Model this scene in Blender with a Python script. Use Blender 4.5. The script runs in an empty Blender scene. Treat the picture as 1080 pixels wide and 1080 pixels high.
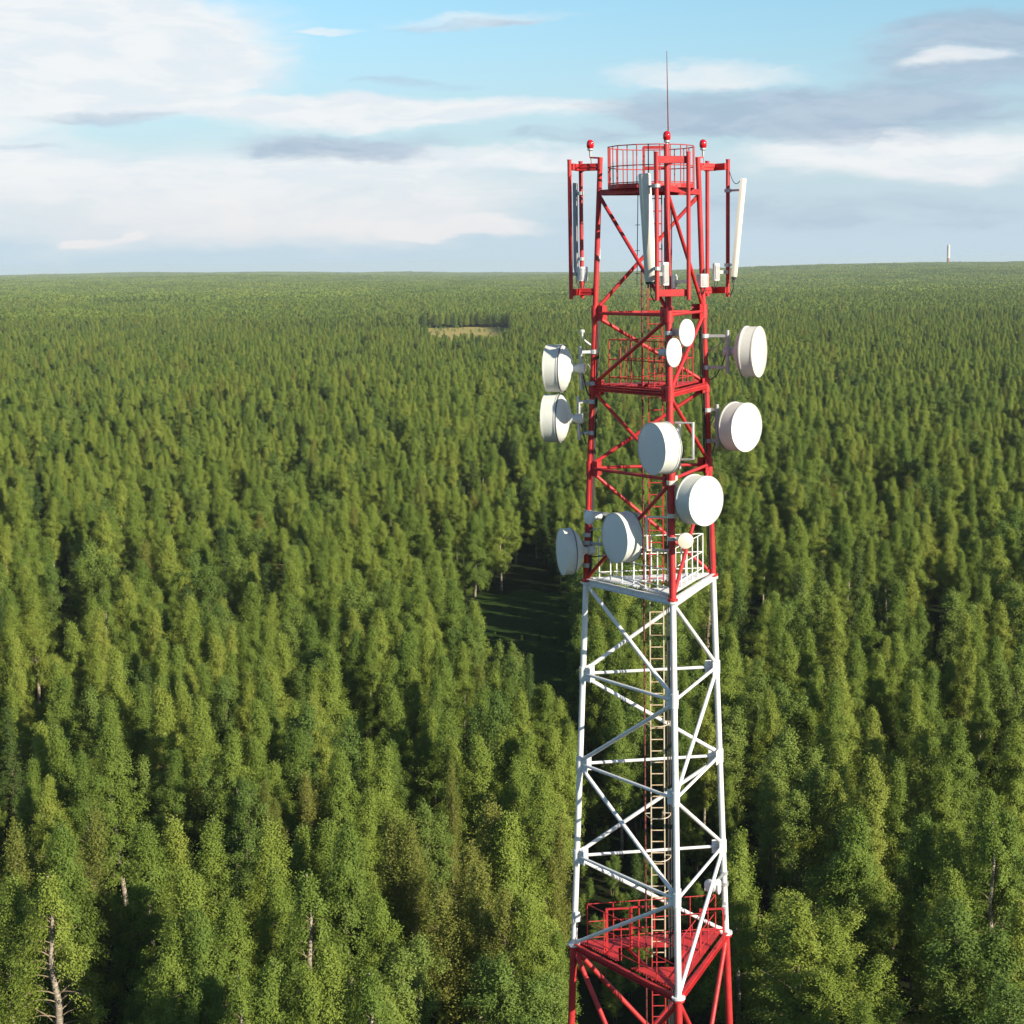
import bpy, math, random
import numpy as np
from mathutils import Vector, Matrix

C = bpy.context.scene.collection
random.seed(7)
RNG = np.random.default_rng(11)

# ------------------------------------------------------------------ camera
F, PITCH, ROLL, PX, PY, EYE = 1700.0, 0.1536, -0.0121, 621.7, 540.0, 54.0
_c, _s = math.cos(PITCH), math.sin(PITCH)
_r0, _u0, _f0 = Vector((1, 0, 0)), Vector((0, _s, _c)), Vector((0, _c, -_s))
_cr, _sr = math.cos(ROLL), math.sin(ROLL)
CR, CU, CF = _r0 * _cr + _u0 * _sr, _u0 * _cr - _r0 * _sr, _f0
EYEV = Vector((0, 0, EYE))


def ray(px, py):
    return (CF + CR * ((px - PX) / F) - CU * ((py - PY) / F))


def at(px, py, Y):
    d = ray(px, py)
    return EYEV + d * (Y / d.y)


def on_plane(px, py, z):
    d = ray(px, py)
    return EYEV + d * ((z - EYE) / d.z)


def project(P):
    v = P - EYEV
    d = v.dot(CF)
    return PX + F * v.dot(CR) / d, PY - F * v.dot(CU) / d, d


cam = bpy.data.cameras.new('camera')
cam.sensor_width = 36.0
cam.lens = 36.0 * F / 1080
cam.shift_x = (540 - PX) / 1080
cam.clip_start, cam.clip_end = 0.5, 40000
camo = bpy.data.objects.new('camera', cam)
C.objects.link(camo)
M = Matrix((CR, CU, -CF)).transposed().to_4x4()
M.translation = EYEV
camo.matrix_world = M
bpy.context.scene.camera = camo

# ------------------------------------------------------------------ sun and sky
SUN_AZ, SUN_EL = math.radians(50), math.radians(24)   # to the right of straight behind the camera
sd = Vector((math.sin(SUN_AZ) * math.cos(SUN_EL), -math.cos(SUN_AZ) * math.cos(SUN_EL), math.sin(SUN_EL)))
sl = bpy.data.lights.new('sun', 'SUN')
sl.energy, sl.angle, sl.color = 5.0, math.radians(0.5), (1.0, 0.90, 0.72)
so = bpy.data.objects.new('sun', sl)
C.objects.link(so)
so.rotation_euler = sd.to_track_quat('Z', 'Y').to_euler()


class NT:
    """small helper to wire node trees"""
    def __init__(s, tree):
        s.t = tree
        s.n, s.l = tree.nodes, tree.links

    def node(s, kind, **kw):
        n = s.n.new(kind)
        for k, v in kw.items():
            setattr(n, k, v)
        return n

    def put(s, sock, v):
        if hasattr(v, 'is_output'):
            s.l.new(v, sock)
        else:
            sock.default_value = v

    def math(s, op, a, b=0.0, c=None, clamp=False):
        n = s.node('ShaderNodeMath', operation=op, use_clamp=clamp)
        s.put(n.inputs[0], a); s.put(n.inputs[1], b)
        if c is not None:
            s.put(n.inputs[2], c)
        return n.outputs[0]

    def mix(s, f, a, b, blend='MIX'):
        n = s.node('ShaderNodeMix', data_type='RGBA', blend_type=blend)
        s.put(n.inputs[0], f); s.put(n.inputs[6], a); s.put(n.inputs[7], b)
        return n.outputs[2]

    def ramp(s, f, a, b, lo=0.0, hi=1.0, smooth=True):
        n = s.node('ShaderNodeMapRange', interpolation_type='SMOOTHSTEP' if smooth else 'LINEAR')
        s.put(n.inputs[0], f)
        n.inputs[1].default_value, n.inputs[2].default_value = a, b
        n.inputs[3].default_value, n.inputs[4].default_value = lo, hi
        return n.outputs[0]

    def noise(s, vec, scale, detail=4, rough=0.55, dist=0.0, out=0):
        n = s.node('ShaderNodeTexNoise')
        if vec is not None:
            s.l.new(vec, n.inputs['Vector'])
        n.inputs['Scale'].default_value = scale
        n.inputs['Detail'].default_value = detail
        n.inputs['Roughness'].default_value = rough
        n.inputs['Distortion'].default_value = dist
        return n.outputs[out]

    def vmath(s, op, a, b=None):
        n = s.node('ShaderNodeVectorMath', operation=op)
        s.put(n.inputs[0], a)
        if b is not None:
            s.put(n.inputs[1], b)
        return n.outputs[1 if op == 'LENGTH' else 0]


def make_world():
    w = bpy.data.worlds.new('World')
    bpy.context.scene.world = w
    w.use_nodes = True
    t = NT(w.node_tree)
    t.n.clear()
    out = t.node('ShaderNodeOutputWorld')
    bg = t.node('ShaderNodeBackground')
    bg.inputs[1].default_value = 0.08
    t.l.new(bg.outputs[0], out.inputs[0])
    sky = t.node('ShaderNodeTexSky', sky_type='NISHITA', sun_disc=False)
    sky.sun_elevation = SUN_EL
    sky.sun_rotation = math.pi - SUN_AZ
    sky.altitude = 200
    sky.air_density, sky.dust_density, sky.ozone_density = 1.0, 0.4, 2.5
    tc = t.node('ShaderNodeTexCoord')
    sep = t.node('ShaderNodeSeparateXYZ')
    t.l.new(tc.outputs['Generated'], sep.inputs[0])
    X, Y, Z = sep.outputs
    # azimuth and elevation of the sky direction, in units of 100 "degrees x 0.0337"
    az = t.math('MULTIPLY', t.math('ARCTAN2', X, Y), 17.0)
    el = t.math('MULTIPLY', t.math('ARCSINE', Z), 17.0)
    cmb = t.node('ShaderNodeCombineXYZ')
    t.l.new(az, cmb.inputs[0]); t.l.new(el, cmb.inputs[1])
    P = cmb.outputs[0]
    # the clouds are drawn out sideways and torn by noise
    st = t.vmath('MULTIPLY', P, (0.45, 1.5, 1.0))
    warp = t.vmath('SUBTRACT', t.noise(st, 1.1, 5, 0.6, out=1), (0.5, 0.5, 0.5))
    Q = t.vmath('ADD', P, t.vmath('MULTIPLY', warp, (1.5, 0.55, 0.0)))
    st2 = t.vmath('MULTIPLY', Q, (0.5, 2.2, 1.0))
    n1 = t.noise(st2, 0.9, 6, 0.56)
    n2 = t.noise(st2, 1.8, 6, 0.58, 0.2)
    stf = t.vmath('MULTIPLY', Q, (0.8, 3.2, 1.0))
    n3 = t.noise(stf, 1.5, 6, 0.58)

    def blob(a, e, ra, re, k=1.0):
        d = t.vmath('LENGTH', t.vmath('MULTIPLY', t.vmath('SUBTRACT', Q, (a, e, 0)), (1 / ra, 1 / re, 0)))
        return t.ramp(d, 0.35, 1.25, k, 0.0)

    def total(*v):
        s = v[0]
        for x in v[1:]:
            s = t.math('ADD', s, x)
        return s

    clear = t.mix(t.ramp(el, 0.0, 3.4), sky.outputs[0], t.mix(1.0, sky.outputs[0], (1.08, 1.36, 1.30, 1), 'MULTIPLY'))
    # pale veil low down
    veil_amt = t.ramp(el, 2.7, 0.1, 0.12, 0.96)
    base = t.mix(veil_amt, clear, (4.5, 5.7, 6.6, 1))
    # white cloud
    white = total(blob(-4.75, 2.2, 2.25, 0.62, 1.35), blob(-6.6, 1.75, 2.3, 0.8, 0.9), blob(-2.0, 1.56, 2.9, 0.20, 1.0),
                  blob(-3.6, 0.72, 4.2, 0.62, 0.85), blob(-0.7, 1.08, 1.7, 0.13, 0.7), blob(3.3, 1.05, 2.3, 0.36, 0.95),
                  blob(1.35, 1.88, 1.25, 0.15, 0.75), blob(3.75, 1.97, 0.50, 0.13, 0.85), blob(-1.2, 0.36, 0.75, 0.11, 0.8),
                  blob(-4.95, 0.3, 0.3, 0.06, 0.55), blob(-4.5, 0.32, 0.2, 0.05, 0.45), blob(-1.15, 2.40, 1.1, 0.10, 0.5),
                  blob(-2.45, 2.35, 0.35, 0.05, 0.55), blob(2.6, 2.75, 1.4, 0.12, 0.5))
    wm = t.ramp(t.math('ADD', white, t.math('MULTIPLY', t.math('SUBTRACT', n1, 0.5), 1.35)), 0.14, 0.92, 0.0, 0.95)
    # generic cloud over the rest of the sky dome
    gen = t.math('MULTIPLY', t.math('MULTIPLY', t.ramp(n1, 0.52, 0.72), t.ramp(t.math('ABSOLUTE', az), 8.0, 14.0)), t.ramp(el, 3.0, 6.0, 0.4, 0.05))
    wm = t.math('MAXIMUM', wm, gen)
    wc = t.mix(t.ramp(n3, 0.36, 0.62), (6.4, 6.95, 7.4, 1), (7.35, 7.5, 7.6, 1))
    wc = t.mix(t.ramp(el, 1.1, 0.2, 0.0, 0.7), wc, (6.9, 6.75, 6.8, 1))
    a = t.mix(wm, base, wc)
    # grey blue undersides and drawn-out grey sheets
    grey = total(blob(-1.15, 2.37, 1.0, 0.06, 0.6), blob(-1.7, 1.86, 0.9, 0.08, 0.7), blob(-2.55, 1.2, 1.35, 0.22, 1.15), blob(-4.8, 1.5, 1.0, 0.10, 0.8),
                 blob(2.2, 1.5, 2.7, 0.36, 1.3), blob(4.2, 2.1, 1.6, 0.45, 1.25), blob(-0.3, 1.27, 0.9, 0.09, 0.7), blob(2.7, 2.72, 1.3, 0.10, 0.6),
                 blob(-5.9, 1.2, 1.2, 0.06, 0.6), blob(0.5, 0.6, 1.6, 0.4, 0.45), blob(3.2, 0.45, 2.6, 0.3, 0.6))
    gm = t.ramp(t.math('ADD', grey, t.math('MULTIPLY', t.math('SUBTRACT', n2, 0.52), 1.6)), 0.2, 1.2, 0.0, 0.82)
    gc = t.mix(t.ramp(n3, 0.35, 0.65), (3.2, 4.1, 5.2, 1), (4.0, 4.8, 5.8, 1))
    gm = t.math('MULTIPLY', gm, t.ramp(t.math('ADD', blob(1.7, 1.95, 0.9, 0.13), blob(3.75, 1.98, 0.5, 0.12)), 0.05, 1.1, 1.0, 0.2))
    a = t.mix(gm, a, gc)
    a = t.mix(t.ramp(el, 4.0, 7.0), a, t.mix(gen, t.mix(1.0, sky.outputs[0], (0.75, 0.75, 0.77, 1), 'MULTIPLY'), wc))  # upper sky, out of view, is dimmed to weaken its fill light
    # below the horizon the dome is plain
    low = t.ramp(Z, -0.12, -0.04)
    a = t.mix(low, (0.5, 0.6, 0.5, 1), a)
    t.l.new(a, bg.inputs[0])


make_world()

# ------------------------------------------------------------------ materials


def new_mat(name):
    m = bpy.data.materials.new(name)
    m.use_nodes = True
    t = NT(m.node_tree)
    return m, t, m.node_tree.nodes['Principled BSDF']


def paint(name, col, col2, rough=0.45, scale=3.0, metal=0.0, grime=(0.2, 0.17, 0.14), grime_amt=0.35, lo=0.58, hi=0.78):
    m, t, b = new_mat(name)
    tc = t.node('ShaderNodeTexCoord')
    n = t.noise(tc.outputs['Object'], scale, 6, 0.6)
    n2 = t.noise(tc.outputs['Object'], scale * 6, 5, 0.6)
    c = t.mix(t.ramp(n, 0.35, 0.65), (*col, 1), (*col2, 1))
    c = t.mix(t.ramp(n2, lo, hi, 0.0, grime_amt), c, (*grime, 1))
    t.l.new(c, b.inputs['Base Color'])
    t.l.new(t.ramp(n2, 0.3, 0.7, rough - 0.08, rough + 0.15), b.inputs['Roughness'])
    b.inputs['Metallic'].default_value = metal
    return m


MAT = {}
MAT['red'] = paint('red_tower_paint', (0.58, 0.034, 0.036), (0.42, 0.024, 0.028), 0.48, 1.9, grime=(0.17, 0.05, 0.03), grime_amt=0.75, lo=0.52)
MAT['rail_red'] = paint('thin_red_rail_paint', (0.48, 0.03, 0.03), (0.40, 0.03, 0.03), 0.5, 3.0, grime=(0.15, 0.05, 0.04), grime_amt=0.5)
MAT['white'] = paint('white_tower_paint', (0.80, 0.81, 0.81), (0.72, 0.73, 0.74), 0.45, 1.5, grime=(0.42, 0.33, 0.24), grime_amt=0.55, lo=0.54)
MAT['radome'] = paint('white_radome_plastic', (0.82, 0.82, 0.81), (0.80, 0.80, 0.79), 0.5, 0.8, grime=(0.6, 0.58, 0.52), grime_amt=0.12)
MAT['cream'] = paint('cream_radome_plastic', (0.76, 0.70, 0.58), (0.72, 0.66, 0.54), 0.5, 1.0, grime=(0.5, 0.42, 0.3), grime_amt=0.2)
MAT['shroud'] = paint('white_shroud_paint', (0.72, 0.73, 0.68), (0.66, 0.67, 0.62), 0.5, 2.0, grime=(0.48, 0.42, 0.34), grime_amt=0.3)
MAT['galv'] = paint('galvanised_steel', (0.55, 0.57, 0.58), (0.44, 0.46, 0.48), 0.45, 4.0, metal=0.5, grime=(0.3, 0.28, 0.25))
MAT['panel'] = paint('antenna_plastic', (0.74, 0.72, 0.64), (0.68, 0.66, 0.58), 0.4, 1.2, grime=(0.45, 0.42, 0.34), grime_amt=0.2)
MAT['box'] = paint('box_paint', (0.78, 0.78, 0.76), (0.66, 0.67, 0.66), 0.5, 3.0)
MAT['dark'] = paint('black_rubber', (0.03, 0.03, 0.033), (0.05, 0.05, 0.05), 0.6, 3.0)
MAT['conduit'] = paint('brown_conduit_paint', (0.20, 0.045, 0.04), (0.15, 0.04, 0.035), 0.6, 3.0)
MAT['seam'] = paint('grey_seam_rubber', (0.16, 0.16, 0.17), (0.12, 0.12, 0.13), 0.6, 3.0)
MAT['rust'] = paint('rusty_rung_steel', (0.50, 0.33, 0.18), (0.62, 0.52, 0.38), 0.6, 9.0, grime=(0.3, 0.12, 0.05))
MAT['grey'] = paint('grey_antenna_face', (0.42, 0.44, 0.47), (0.36, 0.38, 0.42), 0.5, 2.0)


def lamp_mat():
    m, t, b = new_mat('red_lamp_glass')
    b.inputs['Base Color'].default_value = (0.55, 0.012, 0.02, 1)
    b.inputs['Roughness'].default_value = 0.12
    b.inputs['Coat Weight'].default_value = 0.6
    return m


MAT['lamp'] = lamp_mat()


def leaf_mat(name, stops, trans=0.35):
    """stops: colours between which each tree and each leaf varies"""
    m = bpy.data.materials.new(name)
    m.use_nodes = True
    t = NT(m.node_tree)
    t.n.clear()
    out = t.node('ShaderNodeOutputMaterial')
    at_ = t.node('ShaderNodeAttribute', attribute_type='GEOMETRY', attribute_name='tint')
    oi = t.node('ShaderNodeObjectInfo')
    tint = at_.outputs['Fac']
    f = t.math('ADD', t.math('MULTIPLY', oi.outputs['Random'], 0.62), t.math('MULTIPLY', tint, 0.38))
    r = t.node('ShaderNodeValToRGB')
    r.color_ramp.elements[0].color = (*stops[0], 1)
    r.color_ramp.elements[0].position = 0.12
    r.color_ramp.elements[1].color = (*stops[-1], 1)
    r.color_ramp.elements[1].position = 0.9
    for i, s_ in enumerate(stops[1:-1]):
        e = r.color_ramp.elements.new(0.12 + 0.78 * (i + 1) / (len(stops) - 1))
        e.color = (*s_, 1)
    t.l.new(f, r.inputs[0])
    col = r.outputs[0]
    d = t.node('ShaderNodeBsdfPrincipled')
    t.l.new(col, d.inputs['Base Color'])
    d.inputs['Roughness'].default_value = 0.5
    d.inputs['Specular IOR Level'].default_value = 0.12
    tr = t.node('ShaderNodeBsdfTranslucent')
    t.l.new(t.mix(1.0, col, (1.25, 1.15, 0.55, 1), 'MULTIPLY'), tr.inputs[0])
    mx = t.node('ShaderNodeMixShader')
    mx.inputs[0].default_value = trans
    t.l.new(d.outputs[0], mx.inputs[1]); t.l.new(tr.outputs[0], mx.inputs[2])
    t.l.new(mx.outputs[0], out.inputs[0])
    return m


MAT['leaf'] = leaf_mat('birch_leaves', [(0.112, 0.174, 0.032), (0.166, 0.234, 0.040), (0.212, 0.274, 0.046), (0.266, 0.298, 0.055)], 0.18)
MAT['leaf_aspen'] = leaf_mat('aspen_leaves', [(0.105, 0.168, 0.036), (0.152, 0.220, 0.045), (0.20, 0.262, 0.055)], 0.18)
MAT['leaf_olive'] = leaf_mat('olive_leaves', [(0.17, 0.20, 0.045), (0.21, 0.235, 0.052), (0.265, 0.265, 0.065)], 0.3)
MAT['leaf_spruce'] = leaf_mat('spruce_needles', [(0.05, 0.085, 0.022), (0.07, 0.11, 0.026), (0.095, 0.135, 0.032)], 0.1)


def bark_mat():
    m, t, b = new_mat('birch_bark')
    tc = t.node('ShaderNodeTexCoord')
    sp = t.vmath('MULTIPLY', tc.outputs['Object'], (1.5, 1.5, 6.0))
    n = t.noise(sp, 2.0, 5, 0.65)
    c = t.mix(t.ramp(n, 0.42, 0.62), (0.20, 0.165, 0.125, 1), (0.44, 0.385, 0.31, 1))
    t.l.new(c, b.inputs['Base Color'])
    b.inputs['Roughness'].default_value = 0.8
    return m


MAT['bark'] = bark_mat()
MAT['limb'] = paint('brown_limb_bark', (0.24, 0.18, 0.12), (0.32, 0.25, 0.18), 0.85, 4.0)
MAT['bark_dark'] = paint('dark_bark', (0.10, 0.075, 0.055), (0.16, 0.12, 0.09), 0.85, 4.0)


def ground_mat(name, c1, c2, c3, s1, s2):
    m, t, b = new_mat(name)
    tc = t.node('ShaderNodeTexCoord')
    n1 = t.noise(tc.outputs['Object'], s1, 6, 0.6)
    n2 = t.noise(tc.outputs['Object'], s2, 6, 0.65)
    c = t.mix(t.ramp(n1, 0.35, 0.65), (*c1, 1), (*c2, 1))
    c = t.mix(t.ramp(n2, 0.45, 0.7), c, (*c3, 1))
    t.l.new(c, b.inputs['Base Color'])
    b.inputs['Roughness'].default_value = 0.95
    b.inputs['Specular IOR Level'].default_value = 0.05
    bp = t.node('ShaderNodeBump')
    bp.inputs['Strength'].default_value = 0.6
    bp.inputs['Distance'].default_value = 0.2
    t.l.new(n2, bp.inputs['Height'])
    t.l.new(bp.outputs[0], b.inputs['Normal'])
    return m


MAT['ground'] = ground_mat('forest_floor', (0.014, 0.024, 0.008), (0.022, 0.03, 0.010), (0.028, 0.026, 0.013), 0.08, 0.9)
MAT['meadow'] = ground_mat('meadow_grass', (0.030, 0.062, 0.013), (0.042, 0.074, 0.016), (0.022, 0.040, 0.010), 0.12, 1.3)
MAT['field'] = ground_mat('dry_field', (0.46, 0.36, 0.12), (0.40, 0.34, 0.12), (0.26, 0.27, 0.09), 0.02, 0.15)
MAT['brick'] = paint('pale_masonry', (0.70, 0.68, 0.64), (0.60, 0.57, 0.54), 0.8, 0.05)
MAT['brick_red'] = paint('red_brown_masonry', (0.40, 0.17, 0.13), (0.34, 0.15, 0.12), 0.8, 0.05)

# ------------------------------------------------------------------ mesh helpers


class MB:
    def __init__(s):
        s.v, s.f, s.sm, s.mi, s.cur = [], [], [], [], 0

    def add(s, verts, faces, smooth=False):
        o = len(s.v)
        s.v += [tuple(p) for p in verts]
        s.f += [tuple(i + o for i in f) for f in faces]
        s.sm += [smooth] * len(faces)
        s.mi += [s.cur] * len(faces)
        return s

    def tube(s, pts, r, n=10, cap=True):
        """round bar through points, r a number or one per point"""
        pts = [Vector(p) for p in pts]
        rs = r if isinstance(r, (list, tuple)) else [r] * len(pts)
        V, Fc = [], []
        ref = None
        for i, p in enumerate(pts):
            d = (pts[min(i + 1, len(pts) - 1)] - pts[max(i - 1, 0)]).normalized()
            if ref is None:
                ref = Vector((0, 0, 1)) if abs(d.z) < 0.9 else Vector((1, 0, 0))
            a = d.cross(ref).normalized()
            b = a.cross(d).normalized()
            ref = b
            for k in range(n):
                t = 2 * math.pi * k / n
                V.append(p + (a * math.cos(t) + b * math.sin(t)) * rs[i])
        for i in range(len(pts) - 1):
            for k in range(n):
                k2 = (k + 1) % n
                Fc.append((i * n + k, i * n + k2, (i + 1) * n + k2, (i + 1) * n + k))
        s.add(V, Fc, True)
        if cap:
            s.add(V[:n], [tuple(range(n))])
            s.add(V[-n:], [tuple(range(n - 1, -1, -1))])
        return s

    def box(s, c, x, y, z, bev=0.0):
        """box with half-axes x, y, z (vectors); bev cuts its edges"""
        c, x, y, z = Vector(c), Vector(x), Vector(y), Vector(z)
        if bev <= 0:
            V = [c + x * i + y * j + z * k for k in (-1, 1) for j in (-1, 1) for i in (-1, 1)]
            s.add(V, [(0, 2, 3, 1), (4, 5, 7, 6), (0, 1, 5, 4), (2, 6, 7, 3), (0, 4, 6, 2), (1, 3, 7, 5)])
        else:
            fx, fy, fz = (max(0.2, 1 - bev / max(v.length, 1e-6)) for v in (x, y, z))
            V, idx = [], {}
            for k in (-1, 1):
                for j in (-1, 1):
                    for i in (-1, 1):
                        for a, m in enumerate(((1, fy, fz), (fx, 1, fz), (fx, fy, 1))):
                            idx[i, j, k, a] = len(V)
                            V.append(c + x * i * m[0] + y * j * m[1] + z * k * m[2])
            Fc = []
            q = [(-1, -1), (1, -1), (1, 1), (-1, 1)]
            for sgn in (-1, 1):
                Fc.append([idx[sgn, a, b, 0] for a, b in q][::sgn])
                Fc.append([idx[b, sgn, a, 1] for a, b in q][::sgn])
                Fc.append([idx[a, b, sgn, 2] for a, b in q][::sgn])
            for a in (-1, 1):
                for b in (-1, 1):
                    Fc.append([idx[-1, a, b, 1], idx[1, a, b, 1], idx[1, a, b, 2], idx[-1, a, b, 2]])
                    Fc.append([idx[a, -1, b, 0], idx[a, 1, b, 0], idx[a, 1, b, 2], idx[a, -1, b, 2]])
                    Fc.append([idx[a, b, -1, 0], idx[a, b, 1, 0], idx[a, b, 1, 1], idx[a, b, -1, 1]])
                    for k in (-1, 1):
                        Fc.append([idx[a, b, k, 0], idx[a, b, k, 1], idx[a, b, k, 2]])
            s.add(V, Fc)
        return s

    def beam(s, p, q, w, h, bev=0.0, up=(0, 0, 1)):
        """straight rectangular bar from p to q, w wide and h tall"""
        p, q = Vector(p), Vector(q)
        d = (q - p)
        side = d.cross(Vector(up)).normalized()
        u = side.cross(d).normalized()
        return s.box((p + q) / 2, d / 2, side * (w / 2), u * (h / 2), bev)

    def lathe(s, prof, c, ax, n=40, smooth=True):
        """turn profile [(along, radius)] round axis ax through c"""
        c, ax = Vector(c), Vector(ax).normalized()
        ref = Vector((0, 0, 1)) if abs(ax.z) < 0.9 else Vector((1, 0, 0))
        a = ax.cross(ref).normalized()
        b = ax.cross(a).normalized()
        V, Fc = [], []
        for (h, r) in prof:
            for k in range(n):
                t = 2 * math.pi * k / n
                V.append(c + ax * h + (a * math.cos(t) + b * math.sin(t)) * max(r, 1e-4))
        for i in range(len(prof) - 1):
            for k in range(n):
                k2 = (k + 1) % n
                Fc.append((i * n + k, i * n + k2, (i + 1) * n + k2, (i + 1) * n + k))
        s.add(V, Fc, smooth)
        return s

    def build(s, name, mat, parent=None):
        me = bpy.data.meshes.new(name)
        org = parent_origin(parent)
        me.from_pydata([(Vector(p) - org) for p in s.v], [], s.f)
        me.polygons.foreach_set('use_smooth', s.sm)
        mats = mat if isinstance(mat, (list, tuple)) else [mat]
        for m in mats:
            me.materials.append(m)
        me.polygons.foreach_set('material_index', s.mi)
        me.update()
        if any(s.sm):
            try:
                me.set_sharp_from_angle(angle=math.radians(40))
            except Exception:
                pass
        o = bpy.data.objects.new(name, me)
        C.objects.link(o)
        if parent is not None:
            o.parent = parent
        return o


_ORG = {}


def parent_origin(p):
    o = Vector((0, 0, 0))
    while p is not None:
        o = o + Vector(p.location)
        p = p.parent
    return o


def tag(o, label=None, cat=None, group=None, kind=None):
    for k, v in (('label', label), ('category', cat), ('group', group), ('kind', kind)):
        if v:
            o[k] = v
    return o


def empty(name, loc, label, cat, group=None):
    o = bpy.data.objects.new(name, None)
    o.empty_display_size = 0.3
    C.objects.link(o)
    o.location = loc
    return tag(o, label, cat, group)


# ------------------------------------------------------------------ terrain


def sstep(a, b, x):
    t = np.clip((x - a) / (b - a), 0, 1)
    return t * t * (3 - 2 * t)


def terrain(x, y):
    x, y = np.asarray(x, float), np.asarray(y, float)
    d = np.hypot(x, y)
    az = np.arctan2(x, np.maximum(y, 1e-3))
    az = np.where(y > 0, az, np.sign(x) * 1.5)
    h = np.interp(az, [-1.5, -0.6, -0.36, -0.20, -0.14, -0.08, -0.02, 0.06, 0.14, 0.21, 0.3, 1.5], [0, 6, 5, 9, 3, -2, -3, 4, 16, 23, 22, 10])
    z = h * sstep(2600, 6000, d)
    z = z + sstep(1300, 3500, d) * (3.0 * np.sin(x / 310 + y / 900) + 2.4 * np.sin(y / 270 - x / 800 + 1.0) + 1.5 * np.sin(x / 120 + y / 160))
    z = z - 26 * sstep(6200, 7200, d)
    r2 = np.interp(az, [-1.5, -0.5, -0.36, -0.25, -0.16, -0.08, 0.0, 0.08, 0.2, 0.3, 1.5], [20, 24, 27, 31, 27, 17, 12, 14, 16, 18, 16])
    z = z + r2 * sstep(7400, 8600, d) - 60 * sstep(8800, 9500, d)
    return z


def make_ground():
    radii = np.concatenate([[0.0], np.geomspace(12, 9600, 110)])
    na = 192
    V, Fc = [(0, 0, 0)], []
    for r in radii[1:]:
        for k in range(na):
            a = 2 * math.pi * k / na
            V.append((r * math.sin(a), r * math.cos(a), 0))
    V = np.array(V)
    V[:, 2] = terrain(V[:, 0], V[:, 1])
    for k in range(na):
        Fc.append((0, 1 + (k + 1) % na, 1 + k))
    for i in range(len(radii) - 2):
        o, p = 1 + i * na, 1 + (i + 1) * na
        for k in range(na):
            k2 = (k + 1) % na
            Fc.append((o + k, o + k2, p + k2, p + k))
    b = MB()
    b.add(V.tolist(), Fc, True)
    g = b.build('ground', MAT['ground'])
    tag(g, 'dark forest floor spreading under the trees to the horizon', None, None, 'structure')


make_ground()


def gp(pts, z=0.0):
    return [tuple(on_plane(px, py, z).xy) for px, py in pts]


def inside(poly, x, y):
    x, y = np.asarray(x), np.asarray(y)
    r = np.zeros(x.shape, bool)
    n = len(poly)
    for i in range(n):
        x1, y1 = poly[i]; x2, y2 = poly[(i + 1) % n]
        c = ((y1 > y) != (y2 > y)) & (x < (x2 - x1) * (y - y1) / ((y2 - y1) if y2 != y1 else 1e-9) + x1)
        r ^= c
    return r


GLADE = gp([(490, 645), (508, 626), (590, 622), (606, 655), (618, 760), (606, 815), (562, 808), (518, 772), (498, 700)])
GAPS = [gp([(815, 1010), (850, 940), (930, 985), (975, 1080), (985, 1190), (940, 1200), (890, 1110)]),
        gp([(88, 975), (128, 925), (148, 975), (140, 1100), (118, 1170), (78, 1140)]),
        gp([(78, 690), (95, 690), (66, 830), (30, 980), (2, 980), (38, 830)]),
        gp([(372, 800), (408, 790), (425, 850), (412, 930), (385, 900)])]
HOLLOWS = []                      # small openings between the trees: x, y, radius
for _px, _py, _r in ((38, 530, 4), (55, 555, 4), (66, 585, 4.2), (70, 620, 4.2), (66, 655, 4), (56, 690, 3.8), (345, 532, 4), (280, 520, 4), (270, 605, 4.6), (240, 650, 3.8),
                     (350, 680, 3.8), (372, 718, 5), (465, 596, 6.5), (470, 560, 5), (300, 560, 3.5), (150, 560, 4), (100, 575, 4), (25, 500, 4.5), (430, 470, 5.5),
                     (500, 500, 4.5), (964, 682, 4.2), (950, 780, 3.8), (861, 706, 4), (1038, 798, 4.5), (905, 640, 4.5), (830, 560, 5), (1060, 480, 6), (990, 430, 6),
                     (800, 620, 4), (870, 600, 4), (1000, 560, 4.5), (930, 520, 5), (120, 470, 5), (210, 500, 4.5), (380, 600, 4), (180, 610, 4), (560, 560, 6), (530, 590, 5), (790, 480, 5), (860, 470, 5)):
    _p = on_plane(_px, _py, 8.5)
    HOLLOWS.append((_p.x, _p.y, _r * (1.0 if _py > 540 else 1.35)))
FIELD = [(-92, 985), (-74, 1000), (-52, 975), (-50, 1100), (-58, 1230), (-66, 1376), (-100, 1392), (-124, 1376), (-140, 1385), (-152, 1350), (-136, 1250), (-120, 1160), (-106, 1070)]


def sheet(name, poly, mat, lift, label):
    c = np.mean(np.array(poly), 0)
    P = []
    n = len(poly)
    for i in range(n):
        a, b_ = np.array(poly[i]), np.array(poly[(i + 1) % n])
        for k in range(6):
            p = a + (b_ - a) * k / 6
            w = 1 + 0.05 * math.sin(i * 2.1 + k * 1.7)
            P.append(tuple(c + (p - c) * w))
    zs = terrain([p[0] for p in P], [p[1] for p in P])
    V = [(p[0], p[1], float(z) + lift) for p, z in zip(P, zs)] + [(c[0], c[1], float(terrain(c[0], c[1])) + lift)]
    b = MB()
    m = len(P)
    b.add(V, [(m, i, (i + 1) % m) for i in range(m)], False)
    return tag(b.build(name, mat), label, None, None, 'structure')


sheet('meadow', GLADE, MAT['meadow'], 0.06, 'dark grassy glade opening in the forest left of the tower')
sheet('field', FIELD, MAT['field'], 0.4, 'pale dry grass field far off among the trees')

# ------------------------------------------------------------------ trees


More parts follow.
